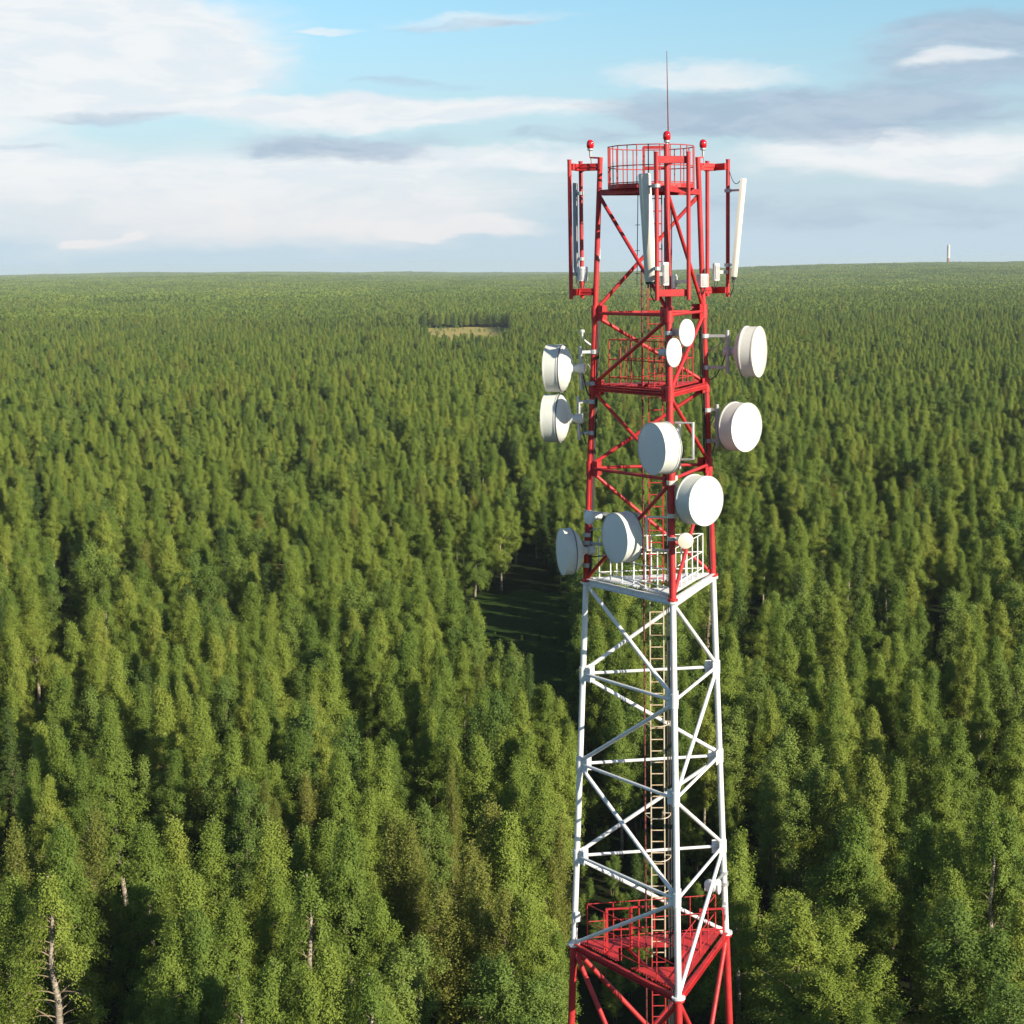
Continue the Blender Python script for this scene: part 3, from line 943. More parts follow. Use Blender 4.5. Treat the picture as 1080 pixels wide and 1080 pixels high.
labels, slots = {}, {}
for i in sorted(single, key=lambda i: near_trees[i][1]):
    x, y, k, h, w, short, lab = near_trees[i]
    if lab:
        labels[i] = lab
        continue
    qx, qy, d = project(Vector((x, y, h * 0.85)))
    for _dist, m in sorted((math.hypot(qx - m[0], qy - m[1]), m) for m in marks)[:4]:
        if _dist > 95:
            break
        s_ = f"{KIND[k]} {side_of(qx - m[0], qy - m[1])} {m[2]}"
        if s_ not in slots:
            slots[s_] = i
            labels[i] = s_
            break
COMMON = {'birch_tree': 'green birch in the closed forest with others like it on every side', 'aspen_tree': 'leafy dull green tree in the closed forest among the birches',
          'sallow_tree': 'olive feathery tree in the closed forest among the birches', 'spruce_tree': 'dark conical spruce in the closed forest among the birches', 'willow_tree': 'bushy light green tree among the birches'}
CATS = {'birch_tree': 'birch tree', 'aspen_tree': 'aspen tree', 'sallow_tree': 'sallow tree', 'spruce_tree': 'spruce tree', 'willow_tree': 'willow tree'}
spins = {}
for i in sorted(single):
    x, y, k, h, w, short, lab = near_trees[i]
    crown, trunk = HI[k][0], HI[k][1]
    nm = NAME[k]
    e = empty(nm, (x, y, float(terrain(x, y)) - 0.05), labels.get(i, COMMON[nm]), CATS[nm], ('single ' if i in labels else 'alike ') + CATS[nm] + 's in the near forest')
    s_ = h / H0
    e.scale = (s_ * w, s_ * w, s_)
    e.rotation_euler = (0, 0, random.uniform(-0.25, 0.25) - math.atan2(x, y) if k == 'birch_open' else random.uniform(0, 6.283))
    for n2, me in (('trunk', trunk), ('crown', crown)):
        o = bpy.data.objects.new(n2, me)
        C.objects.link(o)
        o.parent = e


# ---- all the other trees: one object whose copies are made by geometry nodes
def make_forest():
    mats = [MAT['leaf'], MAT['bark'], MAT['leaf_aspen'], MAT['leaf_olive'], MAT['leaf_spruce'], MAT['bark_dark'], MAT['limb']]
    mi = {m.name: i for i, m in enumerate(mats)}
    V, FL, FT, TI, PR, MI = [], [], [], [], [], []   # verts, loop indices, loop totals, tint, proto, material
    nv = 0

    def add_quads(q, tint, proto, m):
        nonlocal nv
        V.append(q.reshape(-1, 3))
        n = len(q)
        FL.append(np.arange(nv, nv + 4 * n)); FT.append(np.full(n, 4))
        TI.append(tint); PR.append(np.full(n, proto)); MI.append(np.full(n, m))
        nv += 4 * n
    protos = []
    for p in PROTOS:                                  # near copies: whole trees
        _c_, _t_, q, t, tr = HI[p]
        k = len(protos); protos.append(('hi', p))
        add_quads(q, t, k, mi[MAT[SPEC[p][9]].name])
        tv = np.array([tuple(v) for v in tr.v])
        for f in tr.f:
            FL.append(np.array(f) + nv); FT.append(np.array([len(f)]))
        n = len(tr.f)
        TI.append(np.zeros(n)); PR.append(np.full(n, k)); MI.append(np.where(np.array(tr.mi) > 0, mi[MAT['limb'].name], mi[MAT[SPEC[p][10]].name]))
        V.append(tv); nv += len(tv)
    mids = ['birch_a', 'birch_b', 'birch_c', 'aspen', 'spruce', 'olive']
    for j, p in enumerate(mids):                      # farther trees
        k = len(protos); protos.append(('mid', p))
        q, t = lumps(p, 300 + j, 800, 0.56)
        add_quads(q, t, k, mi[MAT[SPEC[p][9]].name])
    rg = np.random.default_rng(77)
    PS = 60.0
    for j in range(4):                                # far off: a stand of many trees
        k = len(protos); protos.append(('stand', j))
        n = int(PS * PS / 14)
        for a in range(n):
            gx = (rg.uniform(0, 1) - .5) * PS; gy = (rg.uniform(0, 1) - .5) * PS
            if holes(gx + 200 * j, gy, 2.0) and rg.uniform() < .85:
                continue
            p = rg.choice(mids, p=[.28, .24, .24, .10, .10, .04])
            q, t = lumps(p, 1000 + j * 400 + a, 56, 1.35)
            s_ = rg.normal(14.2, 1.5) / H0
            q = q * np.array([s_ * 1.6, s_ * 1.6, s_]) + np.array([gx, gy, 0])
            add_quads(q, np.clip(t * 0.5 + rg.uniform(0, .5), 0, 1), k, mi[MAT[SPEC[p][9]].name])
    # where the copies stand
    P, PK, SC, RZ = [], [], [], []
    hi_i = {p: i for i, (a, p) in enumerate(protos) if a == 'hi'}
    mid_i = {p: i for i, (a, p) in enumerate(protos) if a == 'mid'}
    st_i = [i for i, (a, p) in enumerate(protos) if a == 'stand']
    for i, (x, y, k, h, w, s1, l1) in enumerate(near_trees):
        if i in single:
            continue
        P.append((x, y, float(terrain(x, y)) - 0.05)); PK.append(hi_i[k])
        s_ = h / H0
        SC.append((s_ * w, s_ * w, s_)); RZ.append(rg.uniform(0, 6.283))
    up = poisson(48, 230, 2.3, 30, 44)                # low growth under the trees
    up = up[~inside(GLADE, up[:, 0], up[:, 1]) | (rg.uniform(0, 1, len(up)) < .45)]
    small = inside(GLADE, up[:, 0], up[:, 1])
    for (x, y), sm in zip(up, small):
        s_ = rg.uniform(2.0, 4.6) * (0.32 if sm else 1.0) / H0
        P.append((x, y, -0.1)); PK.append(hi_i['aspen' if rg.uniform() < .7 else 'willow'])
        SC.append((s_ * 1.5, s_ * 1.5, s_)); RZ.append(rg.uniform(0, 6.283))
    mp = poisson(NEAR, MID, 3.7, 10, 33)
    ok = ~inside(FIELD, mp[:, 0], mp[:, 1]) & ~(holes(mp[:, 0], mp[:, 1] * .8, 1.0) & ~((np.abs(mp[:, 0] + 95) < 90) & (mp[:, 1] < 1560)))
    v = patchy(mp[:, 0] * 0.6, mp[:, 1] * 0.35)
    ok &= ~((v > 0.93) & (rg.uniform(0, 1, len(mp)) < 0.45))     # thin spots
    mp = mp[ok]
    fx = rg.uniform(-140, -55, 420); fy = rg.uniform(980, 1390, 420)
    sc_ok = inside(FIELD, fx, fy) & (rg.uniform(0, 1, 420) < np.where(fx < -112 + (fy - 1180) * .02, .8, .22))
    for x, y in zip(fx[sc_ok], fy[sc_ok]):
        s_ = rg.uniform(1.2, 4.0) / H0
        P.append((x, y, float(terrain(x, y)) + .2)); PK.append(mid_i['aspen']); SC.append((s_ * 2.2, s_ * 2.2, s_)); RZ.append(rg.uniform(0, 6.283))
    v = patchy(mp[:, 0] * 0.45, mp[:, 1] * 0.3)
    zt = terrain(mp[:, 0], mp[:, 1])
    for (x, y), z, vv in zip(mp, zt, v):
        dk = .06 + .3 * (vv < .2) * (not (abs(x + 95) < 90 and y < 1560))
        pr = np.array([.27, .24, .22, .12, dk, .05]); pr /= pr.sum()
        k = mids[int(np.searchsorted(np.cumsum(pr), rg.uniform(0, 1)))]
        h = rg.normal(14.3, 1.2) + (vv - .5) * 4
        if -110 < x < -40 and 820 < y < 1000:                    # low young trees before the field
            h *= 0.8
        s_ = h / H0
        P.append((x, y, z)); PK.append(mid_i[k]); SC.append((s_ * 1.6, s_ * 1.6, s_)); RZ.append(rg.uniform(0, 6.283))
    y = MID
    row = 0
    while y < FAR:
        x = T_L * y - 30 + (row % 2) * PS / 2
        while x < T_R * y + 30:
            jx, jy = x + rg.uniform(-6, 6), y + rg.uniform(-6, 6)
            vv = patchy(jx * .16, jy * .1)
            P.append((jx, jy, float(terrain(jx, jy)))); PK.append(st_i[rg.integers(4)])
            s_ = 1 + (vv - .5) * .35 + rg.normal(0, .05)
            SC.append((1.04, 1.04, s_)); RZ.append(rg.integers(4) * math.pi / 2)
            x += PS
        y += PS
        row += 1
    n0, npnt = nv, len(P)
    verts = np.concatenate(V + [np.array(P)])
    me = bpy.data.meshes.new('forest')
    me.vertices.add(len(verts)); me.vertices.foreach_set('co', verts.astype(np.float32).reshape(-1))
    FL, FT = np.concatenate(FL), np.concatenate(FT)
    me.loops.add(len(FL)); me.loops.foreach_set('vertex_index', FL.astype(np.int32))
    me.polygons.add(len(FT))
    me.polygons.foreach_set('loop_start', np.concatenate([[0], np.cumsum(FT)[:-1]]).astype(np.int32))
    me.polygons.foreach_set('loop_total', FT.astype(np.int32))
    me.polygons.foreach_set('material_index', np.concatenate(MI).astype(np.int32))
    for m in mats:
        me.materials.append(m)
    me.update()

    def attr(nm, ty, dom, field, data):
        a = me.attributes.new(nm, ty, dom)
        a.data.foreach_set(field, data)
    attr('tint', 'FLOAT', 'FACE', 'value', np.concatenate(TI).astype(np.float32))
    attr('proto', 'INT', 'FACE', 'value', np.concatenate(PR).astype(np.int32))
    attr('pick', 'INT', 'POINT', 'value', np.concatenate([np.full(n0, -1), np.array(PK)]).astype(np.int32))
    attr('spin', 'FLOAT', 'POINT', 'value', np.concatenate([np.zeros(n0), np.array(RZ)]).astype(np.float32))
    attr('size', 'FLOAT_VECTOR', 'POINT', 'vector', np.concatenate([np.ones((n0, 3)), np.array(SC)]).astype(np.float32).reshape(-1))
    o = bpy.data.objects.new('forest', me)
    C.objects.link(o)
    tag(o, 'closed green birch forest rolling away to the horizon', None, None, 'stuff')
    g = bpy.data.node_groups.new('forest_copies', 'GeometryNodeTree')
    g.interface.new_socket('Geometry', in_out='INPUT', socket_type='NodeSocketGeometry')
    g.interface.new_socket('Geometry', in_out='OUTPUT', socket_type='NodeSocketGeometry')
    N, Lk = g.nodes, g.links
    gi, go = N.new('NodeGroupInput'), N.new('NodeGroupOutput')

    def named(nm, ty):
        a = N.new('GeometryNodeInputNamedAttribute'); a.data_type = ty
        a.inputs['Name'].default_value = nm
        return a.outputs[0]

    def equal(sock, k, op='EQUAL'):
        c = N.new('FunctionNodeCompare'); c.data_type = 'INT'; c.operation = op
        ins = [s for s in c.inputs if s.type == 'INT']
        Lk.new(sock, ins[0]); ins[1].default_value = k
        return c.outputs[0]
    pick, proto = named('pick', 'INT'), named('proto', 'INT')
    spin, size = named('spin', 'FLOAT'), named('size', 'FLOAT_VECTOR')
    cx = N.new('ShaderNodeCombineXYZ'); Lk.new(spin, cx.inputs[2])
    er = N.new('FunctionNodeEulerToRotation'); Lk.new(cx.outputs[0], er.inputs[0])
    sp = N.new('GeometryNodeSeparateGeometry'); sp.domain = 'POINT'
    Lk.new(gi.outputs[0], sp.inputs[0]); Lk.new(equal(pick, 0, 'GREATER_EQUAL'), sp.inputs[1])
    jn = N.new('GeometryNodeJoinGeometry')
    for k in range(len(protos)):
        s2 = N.new('GeometryNodeSeparateGeometry'); s2.domain = 'FACE'
        Lk.new(gi.outputs[0], s2.inputs[0]); Lk.new(equal(proto, k), s2.inputs[1])
        ip = N.new('GeometryNodeInstanceOnPoints')
        Lk.new(sp.outputs[0], ip.inputs['Points']); Lk.new(equal(pick, k), ip.inputs['Selection'])
        Lk.new(s2.outputs[0], ip.inputs['Instance'])
        Lk.new(er.outputs[0], ip.inputs['Rotation']); Lk.new(size, ip.inputs['Scale'])
        Lk.new(ip.outputs[0], jn.inputs[0])
    Lk.new(jn.outputs[0], go.inputs[0])
    md = o.modifiers.new('copies', 'NODES')
    md.node_group = g


make_forest()

# ------------------------------------------------------------------ tower
SC_ = 4.0 / 3.6
ZL = [z * SC_ + EYE for z in (1.461, -1.08, -2.6876, -4.4486, -6.9821, -9.0911, -11.1937, -13.386, -15.5639)]
TH, TK, S8 = 0.1528, 0.0836, 4.0
OFF = {'L': math.pi * 5 / 6, 'R': math.pi / 6, 'N': -math.pi / 2}
BOT = [ZL[8] - 2.5, ZL[8] - 7.5, ZL[8] - 14.5, ZL[8] - 22, ZL[8] - 29.5, 0.15]
tower = empty('lattice_tower', (TOWER_X, TOWER_Y, 0), 'tall red and white triangular lattice tower rising out of the forest', 'tower')


def radial(leg):
    a = TH + OFF[leg]
    return Vector((math.cos(a), math.sin(a), 0))


def tangent(leg):
    r = radial(leg)
    return Vector((-r.y, r.x, 0))


def LP(leg, z, out=0.0):
    s = S8 - TK * (z - ZL[8])
    return Vector((TOWER_X, TOWER_Y, z)) + radial(leg) * (s / math.sqrt(3) + out)


RED, WHT = MAT['red'], MAT['white']
TOPZ = ZL[0] + 0.82
for g in 'LRN':
    top = TOPZ if g != 'N' else TOPZ + 0.15
    MB().tube([LP(g, ZL[4] + 0.03), LP(g, top)], [0.078, 0.062], 14).build('leg', RED, tower)
    MB().tube([LP(g, ZL[8] + 0.03), LP(g, ZL[4] - 0.03)], [0.078, 0.074], 14).build('leg', WHT, tower)
    MB().tube([LP(g, 0.3), LP(g, ZL[8] - 0.03)], [0.12, 0.092], 14).build('leg', RED, tower)
    for z, m, r in ((ZL[4] + 0.03, RED, .125), (ZL[4] - 0.03, WHT, .125), (ZL[8] + 0.035, WHT, .165), (ZL[8] - 0.03, RED, .15)):
        fl = MB()
        fl.lathe([(-0.022, 0.0), (-0.022, r), (0.022, r), (0.022, 0.0)], LP(g, z), (LP(g, z + 1) - LP(g, z)), 20, False)
        for q in range(6):
            a = q * math.pi / 3
            c = LP(g, z) + Vector((math.cos(a), math.sin(a), 0)) * (r - .025)
            fl.tube([c + Vector((0, 0, -.04)), c + Vector((0, 0, .04))], 0.012, 6)
        fl.build('flange', m, tower)
    f = MB(); f.box(LP(g, 0.15), (0.6, 0, 0), (0, 0.6, 0), (0, 0, 0.2), 0.03)
    f.build('footing', MAT['galv'], tower)


def brace(p, q, r, m, name='brace', trim=0.07):
    d = (q - p).normalized()
    a, b = p + d * trim, q - d * trim
    t = MB()
    t.tube([a + d * .1, b - d * .1], r, 10)
    n = d.cross(Vector((0, 0, 1))).normalized()
    u = n.cross(d).normalized()
    for e, sg in ((a, 1), (b, -1)):                        # flattened ends bolted to the gusset
        t.box(e + d * sg * .07, d * .1, u * (r * 1.15), n * .012)
    return t.build(name, m, tower)


def gusset(g, z, m):
    t = MB()
    p = LP(g, z)
    for h in 'LRN':
        if h == g:
            continue
        d = (LP(h, z) - p).normalized()
        n = d.cross(Vector((0, 0, 1)))
        t.box(p + d * .16, d * .13, Vector((0, 0, .18)), n * .009)
        for dz in (-.09, 0, .09):
            c = p + d * .19 + Vector((0, 0, dz))
            t.tube([c - n * .022, c + n * .022], .014, 6)
    t.lathe([(-.17, .081), (-.17, .096), (.17, .094), (.17, .078)], p, (0, 0, 1), 14, False)
    t.build('gusset_plate', m, tower)


for i in range(8):
    m = RED if i < 4 else WHT
    br = 0.046 if i < 4 else 0.050
    pairs = (('L', 'N'), ('N', 'R'), ('R', 'L')) if i % 2 == 0 else (('N', 'L'), ('R', 'N'), ('L', 'R'))
    for a, b in pairs:
        brace(LP(a, ZL[i] - .06), LP(b, ZL[i + 1] + .06), br, m)
    if i not in (3, 7):
        for a, b in (('L', 'N'), ('N', 'R'), ('R', 'L')):
            brace(LP(a, ZL[i + 1]), LP(b, ZL[i + 1]), 0.040, m, 'horizontal_strut')
        for g in 'LRN':
            gusset(g, ZL[i + 1], m)
prev = ZL[8]
for j, z in enumerate(BOT):
    for a, b in (('L', 'N'), ('N', 'R'), ('R', 'L')):
        mid = (LP(a, z) + LP(b, z)) / 2
        if 0 < j < 5:
            brace(LP(a, z), LP(b, z), 0.06, RED, 'horizontal_strut')
        brace(LP(a, prev - .08), mid, 0.062, RED)
        brace(LP(b, prev - .08), mid, 0.062, RED)
    prev = z

# platforms ---------------------------------------------------------


def tri(z, out=0.0):
    return [LP(g, z, out) for g in 'LNR']


def channel(b, p, q, h=.13, w=.07, inner=1):
    """C-section edge beam"""
    d = (q - p).normalized()
    n = d.cross(Vector((0, 0, 1))).normalized() * inner
    up = Vector((0, 0, 1))
    L = (q - p) / 2
    c = (p + q) / 2
    b.box(c, L, n * .006, up * (h / 2))
    b.box(c + n * (w / 2 + .003) + up * (h / 2 - .006), L, n * (w / 2 - .003), up * .006)
    b.box(c + n * (w / 2 + .003) - up * (h / 2 - .006), L, n * (w / 2 - .003), up * .006)


def grating(b, poly, z, hole, step=0.07, t=0.012):
    """slatted deck over a convex polygon, leaving out the hole (x0, y0, x1, y1)"""
    xs = [p.x for p in poly]; ys = [p.y for p in poly]
    y = min(ys) + step / 2
    n = len(poly)
    while y < max(ys):
        cut = []
        for i in range(n):
            p, q = poly[i], poly[(i + 1) % n]
            if (p.y > y) != (q.y > y):
                cut.append(p.x + (q.x - p.x) * (y - p.y) / (q.y - p.y))
        if len(cut) >= 2:
            a, c = min(cut), max(cut)
            segs = [(a, c)]
            if hole and hole[1] < y < hole[3]:
                segs = [(a, min(c, hole[0])), (max(a, hole[2]), c)]
            for u, v in segs:
                if v - u > .05:
                    b.box(((u + v) / 2, y, z), ((v - u) / 2, 0, 0), (0, step * .36, 0), (0, 0, t))
        y += step


def railing(poly, z, h, m, posts, rp=.018, rr=.014, rails=(1.0, .55, .14), closed=True, name='railing'):
    b = MB()
    n = len(poly)
    for i in range(n if closed else n - 1):
        p, q = poly[i], poly[(i + 1) % n]
        k = max(1, posts)
        for j in range(k):
            c = p + (q - p) * (j / k)
            b.tube([Vector((c.x, c.y, z)), Vector((c.x, c.y, z + h))], rp, 8)
        for r in rails:
            b.tube([Vector((p.x, p.y, z + h * r)), Vector((q.x, q.y, z + h * r))], rr, 8)
    if not closed:
        c = poly[-1]
        b.tube([Vector((c.x, c.y, z)), Vector((c.x, c.y, z + h))], rp, 8)
    return b.build(name, m, tower)


LADX, LADY = at(692.6, 620, 38.15).x, 38.15
HOLE = (LADX - .42, LADY - .62, LADX + .34, LADY + .3)
for (lv, m, rm, hh, ins) in ((2, RED, MAT['rail_red'], 1.05, -.22), (4, WHT, WHT, 1.0, -.13), (8, RED, RED, 1.05, -.16)):
    z = ZL[lv]
    b = MB()
    P = tri(z)
    for i in range(3):
        p, q = P[i], P[(i + 1) % 3]
        d = (q - p).normalized()
        channel(b, p + d * .1, q - d * .1, .16 if lv != 2 else .14, .08)
    fr = b.build('platform_beam', m, tower)
    dk = MB()
    IN = tri(z + .1, -.2)
    hole = HOLE if lv != 8 else (LADX - 1.0, LADY - .62, LADX + .42, LADY + .62)
    grating(dk, IN, z + .1, hole)
    dk.build('platform_deck', m, tower)
    # toe board and joists
    js = MB()
    for f in (.3, .7):
        a, c = P[0] + (P[2] - P[0]) * f, P[1]
        a2 = a + (c - a) * .06
        js.beam(a2 + Vector((0, 0, .02)), a + (c - a) * .86 + Vector((0, 0, .02)), .05, .1)
    js.build('joist', m, tower)
    railing(tri(z, ins - .22), z + .11, hh, rm, 6 if lv == 4 else 5, .017 if lv == 4 else .015, .012)

# access gate and inner rails of the lowest deck
z = ZL[8] + .11
gx = at(640, 960, 38.6).x
for dx, dy in ((0, 0), (.62, .1), (2.35, -.1)):
    b = MB()
    p = Vector((gx + dx, 38.55 + dy, z))
    b.beam(p, p + Vector((0, 0, 1.12)), .06, .06, up=(0, 1, 0))
    b.beam(p + Vector((0, 0, 1.1)), p + Vector((.58, .05, 1.1)), .04, .04)
    b.beam(p + Vector((.58, .05, 0)), p + Vector((.58, .05, 1.08)), .04, .04, up=(0, 1, 0))
    b.beam(p + Vector((0, 0, .55)), p + Vector((.58, .05, .55)), .03, .03)
    b.build('gate_frame', RED, tower)

# top platform: beams between the legs, six-sided deck and cage
z = ZL[0]
b = MB()
P = tri(z)
for i in range(3):
    p, q = P[i], P[(i + 1) % 3]
    d = (q - p).normalized()
    b.beam(p + d * .08, q - d * .08, .07, .13)
b.build('platform_beam', RED, tower)
CX, CY = TOWER_X, TOWER_Y
hexa = [Vector((CX - .08 + 1.02 * math.cos(TH + i * math.pi / 6), CY + .05 + 1.02 * math.sin(TH + i * math.pi / 6), 0)) for i in range(12)]
dk = MB()
grating(dk, hexa, z + .09, HOLE)
for i in range(12):
    p, q = hexa[i], hexa[(i + 1) % 12]
    dk.beam(Vector((p.x, p.y, z + .1)), Vector((q.x, q.y, z + .1)), .02, .1)
dk.build('platform_deck', RED, tower)
railing([p for p in hexa], z + .06, .95, MAT['rail_red'], 2, .013, .012, (1.0, .52, .12))
hat = MB()                                   # hatch frame above the ladder
hx, hy = LADX, LADY
q4 = [Vector((hx - .25, hy - .4, 0)), Vector((hx + .25, hy - .4, 0)), Vector((hx + .25, hy + .1, 0)), Vector((hx - .25, hy + .1, 0))]
for i in range(4):
    p, q = q4[i], q4[(i + 1) % 4]
    hat.beam(Vector((p.x, p.y, z + .15)), Vector((p.x, p.y, z + 1.0)), .04, .04, up=(0, 1, 0))
    for hz in (.98, .52):
        hat.beam(Vector((p.x, p.y, z + hz)), Vector((q.x, q.y, z + hz)), .035, .035)
hat.build('hatch_frame', MAT['rail_red'], tower)

# ladder ------------------------------------------------------------


def ladder(z0, z1, m, rung, hoops):
    b = MB()
    for sx in (-.165, .165):
        b.beam((LADX + sx, LADY, z0), (LADX + sx, LADY, z1), .028, .045, up=(0, 1, 0))
    b.cur = 1
    zz = z0 + .12
    while zz < z1 - .05:
        b.tube([(LADX - .16, LADY, zz), (LADX + .16, LADY, zz)], .014, 6)
        zz += .29
    lad = b.build('ladder', [m, rung], tower)
    for hz in hoops:
        h = MB()
        h.tube([(LADX + .165 * math.cos(a) * 1.9, LADY - .02 - .45 * math.sin(a), hz) for a in np.linspace(0, math.pi, 10)], .012, 6)
        h.tube([(LADX - .165 * 1.9, LADY - .02, hz), (LADX - .16, LADY, hz)], .012, 6)
        h.tube([(LADX + .165 * 1.9, LADY - .02, hz), (LADX + .16, LADY, hz)], .012, 6)
        h.build('safety_hoop', m, lad)


ladder(ZL[4] + .1, ZL[0] + .2, MAT['rail_red'], MAT['rail_red'], [])
MAT['ladder'] = paint('worn_cream_ladder_paint', (0.62, 0.55, 0.44), (0.55, 0.44, 0.30), 0.6, 3.0, grime=(0.35, 0.18, 0.08), grime_amt=0.5)
ladder(ZL[8] + .1, ZL[4] + .06, MAT['ladder'], MAT['rust'], [ZL[5] - 1.0, ZL[6] - 1.0, ZL[7] + .35, ZL[7] - .45])
ladder(0.3, ZL[8] + .06, MAT['rail_red'], MAT['rail_red'], [])
b = MB()
b.tube([(LADX - .30, LADY + .35, 0.3), (LADX - .30, LADY + .35, ZL[0] - 1.7)], .022, 8)
b.build('cable_conduit', MAT['conduit'], tower)
for k, (dx, dy) in enumerate(((.25, .02), (.285, .05), (.32, .03), (.355, .06), (.39, .04))):
    b = MB()
    zs = np.linspace(.3, ZL[0] - .3, 60)
    b.tube([(LADX + dx + .012 * math.sin(q * 1.9 + k), LADY + dy, q) for q in zs], .016, 6)
    b.build('feeder_cable', MAT['dark'], tower)

for g, zz0, zz1 in (('N', ZL[4] + .2, ZL[0] - .2), ('L', ZL[4] + .2, ZL[1]), ('R', ZL[4] + .2, ZL[1])):
    for k in range(3):
        b = MB()
        off_ = tangent(g) * (.05 * (k - 1)) - radial(g) * .11
        b.tube([LP(g, q) + off_ + tangent(g) * (.008 * math.sin(q * 2.3 + k)) for q in np.linspace(zz0, zz1, 26)], .014, 6)
        b.build('feeder_cable', MAT['dark'], tower)

# three sector frames for the antennas at the top -------------------
FT_, FB_ = ZL[0] + .60, ZL[0] - 2.32
PIPES = {}
for g in 'LRN':
    r_, t_ = radial(g), tangent(g)
    zt, zb = FT_, FB_
    R0 = LP(g, zt)
    axis0 = LP(g, zb, .0)
    arm = MB()
    pt = LP(g, zb, .42)              # pipes stand upright
    for zz in (zt, zb):
        p = LP(g, zz)
        q = Vector((pt.x, pt.y, zz))
        d = (q - p).normalized()
        arm.beam(p + d * .07, q, .065, .17, .008)
        arm.beam(p + d * .072, q - d * .004, .1, .02, .004)
        c0, c1 = q - t_ * .36, q + t_ * .36
        arm.beam(c0, c1, .07, .16, .008)
    fr = arm.build('antenna_frame', RED, tower)
    for sg in (-1, 1):
        c = Vector((pt.x, pt.y, 0)) + t_ * (.36 * sg) + r_ * .07
        PIPES[g, sg] = c
        b = MB()
        b.tube([(c.x, c.y, zb - .16), (c.x, c.y, zt + .15)], .048, 12)
        b.lathe([(0, .054), (.02, .054), (.02, 0)], (c.x, c.y, zt + .15), (0, 0, 1), 12, False)
        b.build('mounting_pipe', RED, fr)

# ------------------------------------------------------------------ things on the tower


def drum_dish(px, py, Y, phi, dia, depth, label, leg=None, mat='radome', back=.24, group='large drum dishes on the tower', arm_dz=(.38, -.38), radio=True, reach=None, gal=None, frame=None):
    """microwave dish with a cylindrical shroud; (px, py, Y) gives the middle of its face"""
    n = Vector((math.sin(math.radians(phi)), -math.cos(math.radians(phi)), 0))
    c = at(px, py, Y)
    R = dia / 2
    e = empty('microwave_dish', c - n * depth, label, 'dish antenna', group)
    b = MB()
    b.lathe([(0, R), (.012, R * .985), (.03, R * .8), (.04, R * .45), (.043, 0)], c - n * .02, n, 48)
    b.build('radome', MAT[mat], e)
    b = MB()
    b.lathe([(0, R - .01), (0, R + .008), (-.03, R + .008), (-.03, R), (-depth + .03, R), (-depth + .03, R + .014), (-depth, R + .014), (-depth, R - .03)], c - n * .0, n, 48, True)
    b.build('shroud', MAT['shroud'], e)
    b = MB()
    b.lathe([(0, R * .99), (-back * .3, R * .93), (-back * .6, R * .76), (-back * .85, R * .5), (-back, R * .24), (-back - .05, R * .2), (-back - .05, 0)], c - n * depth, n, 48)
    b.build('reflector', MAT['shroud'], e)
    b = MB()
    b.lathe([(-.012, R - .02), (-.012, R + .018), (.012, R + .018), (.012, R - .02)], c - n * (depth + .014), n, 48, False)
    b.build('rim_band', MAT['seam'], e)
    hub = c - n * (depth + back + .05)
    if radio:
        b = MB()
        b.lathe([(0, .09), (-.1, .09), (-.1, .12), (-.26, .12), (-.27, .1), (-.27, 0)], hub, n, 18, False)
        b.build('radio_unit', MAT[gal or 'box'], e)
    # pole and arms to the leg
    pole = hub - n * .14 + Vector((n.y, -n.x, 0)) * .12
    b = MB()
    b.tube([pole + Vector((0, 0, -.52)), pole + Vector((0, 0, .52))], .045, 12)
    b.beam(hub - n * .05, pole, .08, .16)
    b.build('mounting_pole', MAT['galv'] if gal != 'shroud' else MAT['cream'], e)
    if leg:
        am = MAT['galv'] if gal != 'shroud' else MAT['cream']
        for dz in arm_dz:
            b = MB()
            p = pole + Vector((0, 0, dz))
            q = LP(leg, p.z)
            b.beam(p, q, .05, .07, .005)
            b.lathe([(-.05, .085), (-.05, .11), (.05, .11), (.05, .085)], q, (0, 0, 1), 14, False)
            b.build('support_arm', am, e)
        p = pole + Vector((0, 0, arm_dz[0] * .9)); q = LP(leg, pole.z - .1)
        MB().tube([p, q], .014, 6).build('stay', am, e)
    if frame:
        MB().tube([at(*f) for f in frame], .035, 10).build('support_frame', am, e)
    # cable
    b = MB()
    q = LP(leg, hub.z - .75) if leg else hub + Vector((0, 0, -.6))
    p = hub - n * .2
    mid = (p + q) / 2 + Vector((0, 0, -.22))
    b.tube([p, p * .6 + mid * .4 + Vector((0, 0, -.06)), mid, q], .016, 6)
    b.build('cable', MAT['dark'], e)
    return e


drum_dish(577.5, 388.5, 38.75, -102, 1.13, .36, 'uppermost white drum dish seen from behind, left of the red legs', 'L')
drum_dish(575.5, 441, 38.75, -102, 1.16, .36, 'white drum dish left of the tower, directly under another one like it', 'L')
drum_dish(801, 371, 38.95, 66, 1.21, .34, 'cream-faced drum dish turned far right, highest on the right side', 'R', 'cream')
drum_dish(787.7, 450.7, 38.75, 46, 1.17, .40, 'bright white drum dish right of the tower, under the cream-faced one', 'R')
drum_dish(687, 473.5, 36.3, -60, 1.18, .40, 'white drum dish facing left, mounted on the near leg at mid height', 'N', radio=False, frame=[(712, 446, 36.75), (731, 446, 36.55), (731, 484, 36.55), (712, 485, 36.75)])
drum_dish(745, 528.5, 36.2, 43, 1.13, .42, 'sunlit white drum dish facing right, in front of the right legs above the white deck', 'N', gal='shroud', frame=[(708, 545.5, 36.6), (682, 545.5, 36.7), (682.5, 580.5, 36.7), (708, 580.5, 36.6)])
drum_dish(648, 567.5, 37.3, -60, 1.18, .40, 'white drum dish with shaded face hanging over the white deck railing', 'L', radio=False, back=.12)
drum_dish(592.5, 582, 38.7, -74, 1.13, .22, 'lowest drum dish on the left, with shaded face, beside the white deck', 'L', back=.3)


